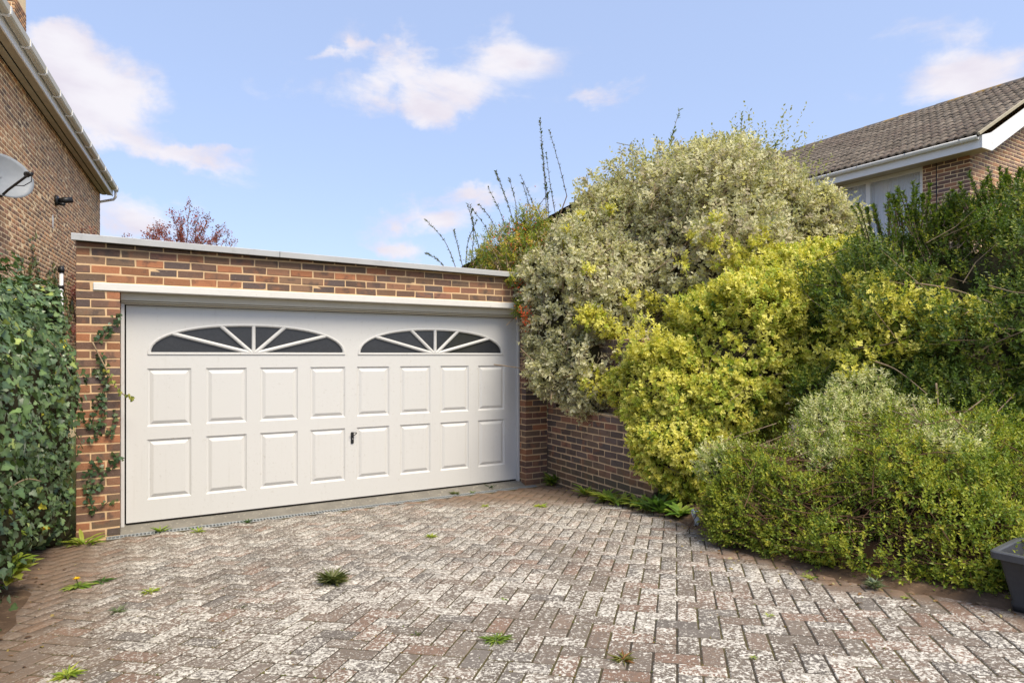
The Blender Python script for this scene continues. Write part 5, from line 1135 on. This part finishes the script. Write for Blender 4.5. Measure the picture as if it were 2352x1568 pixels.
rosette('corner_weed', (4.50, -.36, float(gz(-.36))+.004), r, 80, .15, .04, 1.0, LIME+GR, 'bushy green weed in the corner between garage pier and garden wall', stemmed=.06)
for i, (x, y, n_, L_, pal_, nm) in enumerate(((1345, 1138, 26, .12, GR, 'feathery'), (1390, 1152, 46, .13, LIME, 'full'), (1418, 1160, 22, .13, GR, 'upright'), (1462, 1166, 20, .11, LIME, 'pointed'), (1484, 1176, 16, .11, GR, 'bronze-footed'))):
    rosette('wall_weed', G(x, y), r, int(n_*1.4), L_*1.35, L_*.30, .85, LIME+pal_, f'{nm} green weed growing at the foot of the garden wall', 'weed', 'weeds along the wall foot', 'oval', stemmed=.04)
p_ = at(1515, 1180, 5.95); p_[2] = float(gz(p_[1]))+.02; rosette('broadleaf_plant', p_, r, 30, .24, .07, 1.6, DKG, 'dark broad-leaved plant at the end of the garden wall under golden shrub', 'plant', shape='oval')
p_ = at(1562, 1200, 5.75); p_[2] = float(gz(p_[1]))+.02; rosette('broadleaf_plant', p_, r, 34, .17, .06, .8, GR+[(.10, .20, .03)], 'bright green broad-leaved plant below golden shrub beside the paving', 'plant', shape='oval')
p_ = at(22, 1335, 4.0); p_[2] = .25; rosette('nettle', (p_[0], p_[1], .12), r, 34, .15, .08, .7, LIME, 'lime-green toothed plant growing out of the foot of the ivy', 'plant', shape='oval', stemmed=.18)
p_ = at(25, 1228, 4.3); rosette('climber_leaf', tuple(p_), r, 7, .12, .09, .5, LIME, 'cluster of large lime-green leaves among the dark ivy', 'plant', shape='ivy')
p_ = on_y(90, 1218, -.95); rosette('poppy', tuple(p_), r, 8, .09, .03, .6, DKG, 'yellow flower poking out of the ivy bank', 'flower', flower=[(.05, -.12, .03, .045)])
# bright green growth inside the low shrub, right of centre
p_ = at(2230, 1200, 4.05); rosette('bramble', tuple(p_), r, 40, .10, .06, .6, [(.12, .26, .03), (.18, .32, .05)], 'fresh green round-leaved bramble pushing through the low shrub by the bin', 'plant', shape='oval', stemmed=.06)

# litter of dead leaves and a scrap of white plastic
r = np.random.default_rng(300)
n = 420; vv_ = r.uniform(-6.2, -.5, n); side = r.random(n) < .72; uu_ = np.where(side, edge_u(vv_)-np.abs(r.normal(0, .16, n))+.05, -.62+np.abs(r.normal(0, .18, n)))
P = np.stack([uu_, vv_, gz(vv_)+.006], -1); a = r.uniform(0, 6.28, n); D = np.stack([np.cos(a), np.sin(a), r.normal(0, .15, n)], -1); D = unit(D); N = unit(np.stack([r.normal(0, .3, n), r.normal(0, .3, n), np.ones(n)], -1)); N = unit(N-D*(N*D).sum(-1, keepdims=True)); s = r.uniform(.012, .04, n)
pl = np.array([(.28, .16, .07), (.20, .11, .05), (.40, .30, .10), (.12, .07, .04), (.5, .42, .2)])[r.integers(0, 5, n)]
tag(link('leaf_litter', mesh_np('leaf_litter', *leaves(P, D, N, s, s*.5, pl, pl*.8, 'oval', .4, .3)), LEAF, None), 'dry brown fallen leaves strewn along the edges of the paving', 'leaf litter', kind='stuff')
wp = on_ground(1598, 1210); V = []; F = []
for i in range(7):
    for j in range(9):
        u_, v_ = i/6-.5, j/8; V.append(wp+RGT*(.045*u_+.015*math.sin(v_*6))+UPV*(.012+.13*v_+.01*math.sin(i*2.1))-FWD*(.02*math.sin(i*1.7+j*1.3)))
for i in range(6):
    for j in range(8): F.append([i*9+j, (i+1)*9+j, (i+1)*9+j+1, i*9+j+1])
sc_ = link('plastic_scrap', mesh_py('plastic_scrap', V, F), UPVC, None, smooth=True); so_ = sc_.modifiers.new('thickness', 'SOLIDIFY'); so_.thickness = .002
tag(sc_, 'crumpled scrap of white plastic at the foot of the low shrub', 'litter')

mP = []
for (i, j) in zip(r.integers(-60, 60, 9000), r.integers(-60, 60, 9000)):
    ca, cb = (i+(r.random() if r.random() < .5 else 0))*g, j*g
    if r.random() < .5: ca, cb = i*g, (j+r.random())*g
    mP.append(((ca-cb)*c45+1.9, (ca+cb)*c45-3.6))
mP = np.array(mP); k_ = (mP[:, 0] > -.5) & (mP[:, 0] < edge_u(mP[:, 1])) & (mP[:, 1] > -7) & (mP[:, 1] < -.4); mP = mP[k_]
P3 = np.column_stack([mP, gz(mP[:, 1])-.004]); k_ = Bumps(91, 2.2)(P3) > .2; P3 = P3[k_]; n = len(P3)
P3 = np.repeat(P3, 4, 0)+r.normal(0, .004, (n*4, 3))*[1, 1, 0]; n = len(P3); a = r.uniform(0, 6.28, n); D = unit(np.stack([np.cos(a), np.sin(a), r.uniform(.4, 1.6, n)], -1)); N = unit(np.cross(D, np.cross(np.array([[0, 0, 1.]]), D))); pl = np.array([(.10, .11, .02), (.16, .13, .03), (.13, .16, .03), (.2, .12, .03)])[r.integers(0, 4, n)]
s_ = r.uniform(.006, .014, n); tag(link('moss', mesh_np('moss', *leaves(P3, D, N, s_, s_*.6, pl, pl, 'lance')), LEAF, None), 'thin brown-green moss filling the joints of the block paving', 'moss', kind='stuff')

# ------------------------------------------------------------------ recycling box at the right edge
BINP = plain('bin_plastic', (0.040, 0.041, 0.045), .48, .4, var=.35, scale=30, bmp=.001)
ang_b = R_(54); e1v = RGT*math.cos(ang_b)-FWD*math.sin(ang_b); e2v = RGT*math.sin(ang_b)+FWD*math.cos(ang_b)
c0 = on_ground(2322, 1402); gzb = float(gz(c0[1]))
bn = empty('recycling_box', tuple(c0+e1v*.25+e2v*.18), 'open dark grey plastic recycling box standing at the edge of the paving', 'box')
Lb, Wb, Hb = .50, .34, .30; fl = .045
def box_loop(gr, z, rad=.05, n=5):
    rad = rad*.55
    pts_ = []; x0, x1, y0, y1 = -gr, Lb+gr, -gr, Wb+gr
    for (cx_, cy_, a0_) in ((x1-rad, y0+rad, -90), (x1-rad, y1-rad, 0), (x0+rad, y1-rad, 90), (x0+rad, y0+rad, 180)):
        for k in range(n):
            a_ = R_(a0_+90*k/(n-1)); pts_.append(c0+e1v*(cx_+rad*math.cos(a_))+e2v*(cy_+rad*math.sin(a_))+UPV*(gzb-c0[2]+z))
    return pts_
loops = [box_loop(-.012, .004, .03), box_loop(0, .0, .04), box_loop(.004, .04, .045), box_loop(.001, .045, .045), box_loop(fl*.8, Hb-.035, .05), box_loop(fl*.8+.003, Hb-.034, .05)]
inner = [box_loop(fl*.8-.004, Hb-.01, .045), box_loop(-.006, .012, .04)]
me = ring_mesh('body', [box_loop(-.012, .003, .03), box_loop(0, .001, .04), box_loop(.005, .042, .045), box_loop(.001, .050, .045), box_loop(fl, Hb-.03, .05)], False); link('body', me, BINP, bn, smooth=True)
link('inside', ring_mesh('inside', [box_loop(fl-.002, Hb-.005, .05), box_loop(fl-.010, Hb-.03, .045), box_loop(-.008, .012, .035)], True), BINP, bn, smooth=True)
def rim_loop(g_, z, dip):
    L_ = box_loop(g_, z, .055, 5); out = []
    n = len(L_)
    for i in range(n):
        out.append(L_[i])
        if i in (4, 9, 14, 19):
            nx = L_[(i+1) % n]
            for f in (.12, .24, .30, .70, .76, .88):
                q_ = L_[i]*(1-f)+nx*f; q_ = q_-UPV*(dip if .28 < f < .72 and i in (9, 19) else 0); out.append(q_)
    return out
rim = [rim_loop(fl-.001, Hb-.034, .016), rim_loop(fl+.026, Hb-.036, .016), rim_loop(fl+.028, Hb-.004, .016), rim_loop(fl+.022, Hb+.002, .016), rim_loop(fl+.002, Hb+.002, .016), rim_loop(fl-.003, Hb-.006, .016)]
link('rim', ring_mesh('rim', rim, False), plain('bin_rim', (.075, .077, .082), .45, .4, var=.25, scale=20), bn, smooth=False)
for f in (.13, .16):
    p_ = c0+e1v*(Lb*f)-e2v*(fl*.86+.004)+UPV*(gzb-c0[2]+Hb-.055); obox('rib', p_, (.004, .008, .022), np.array([e1v, e2v, UPV]).T, BINP, bn, .001)
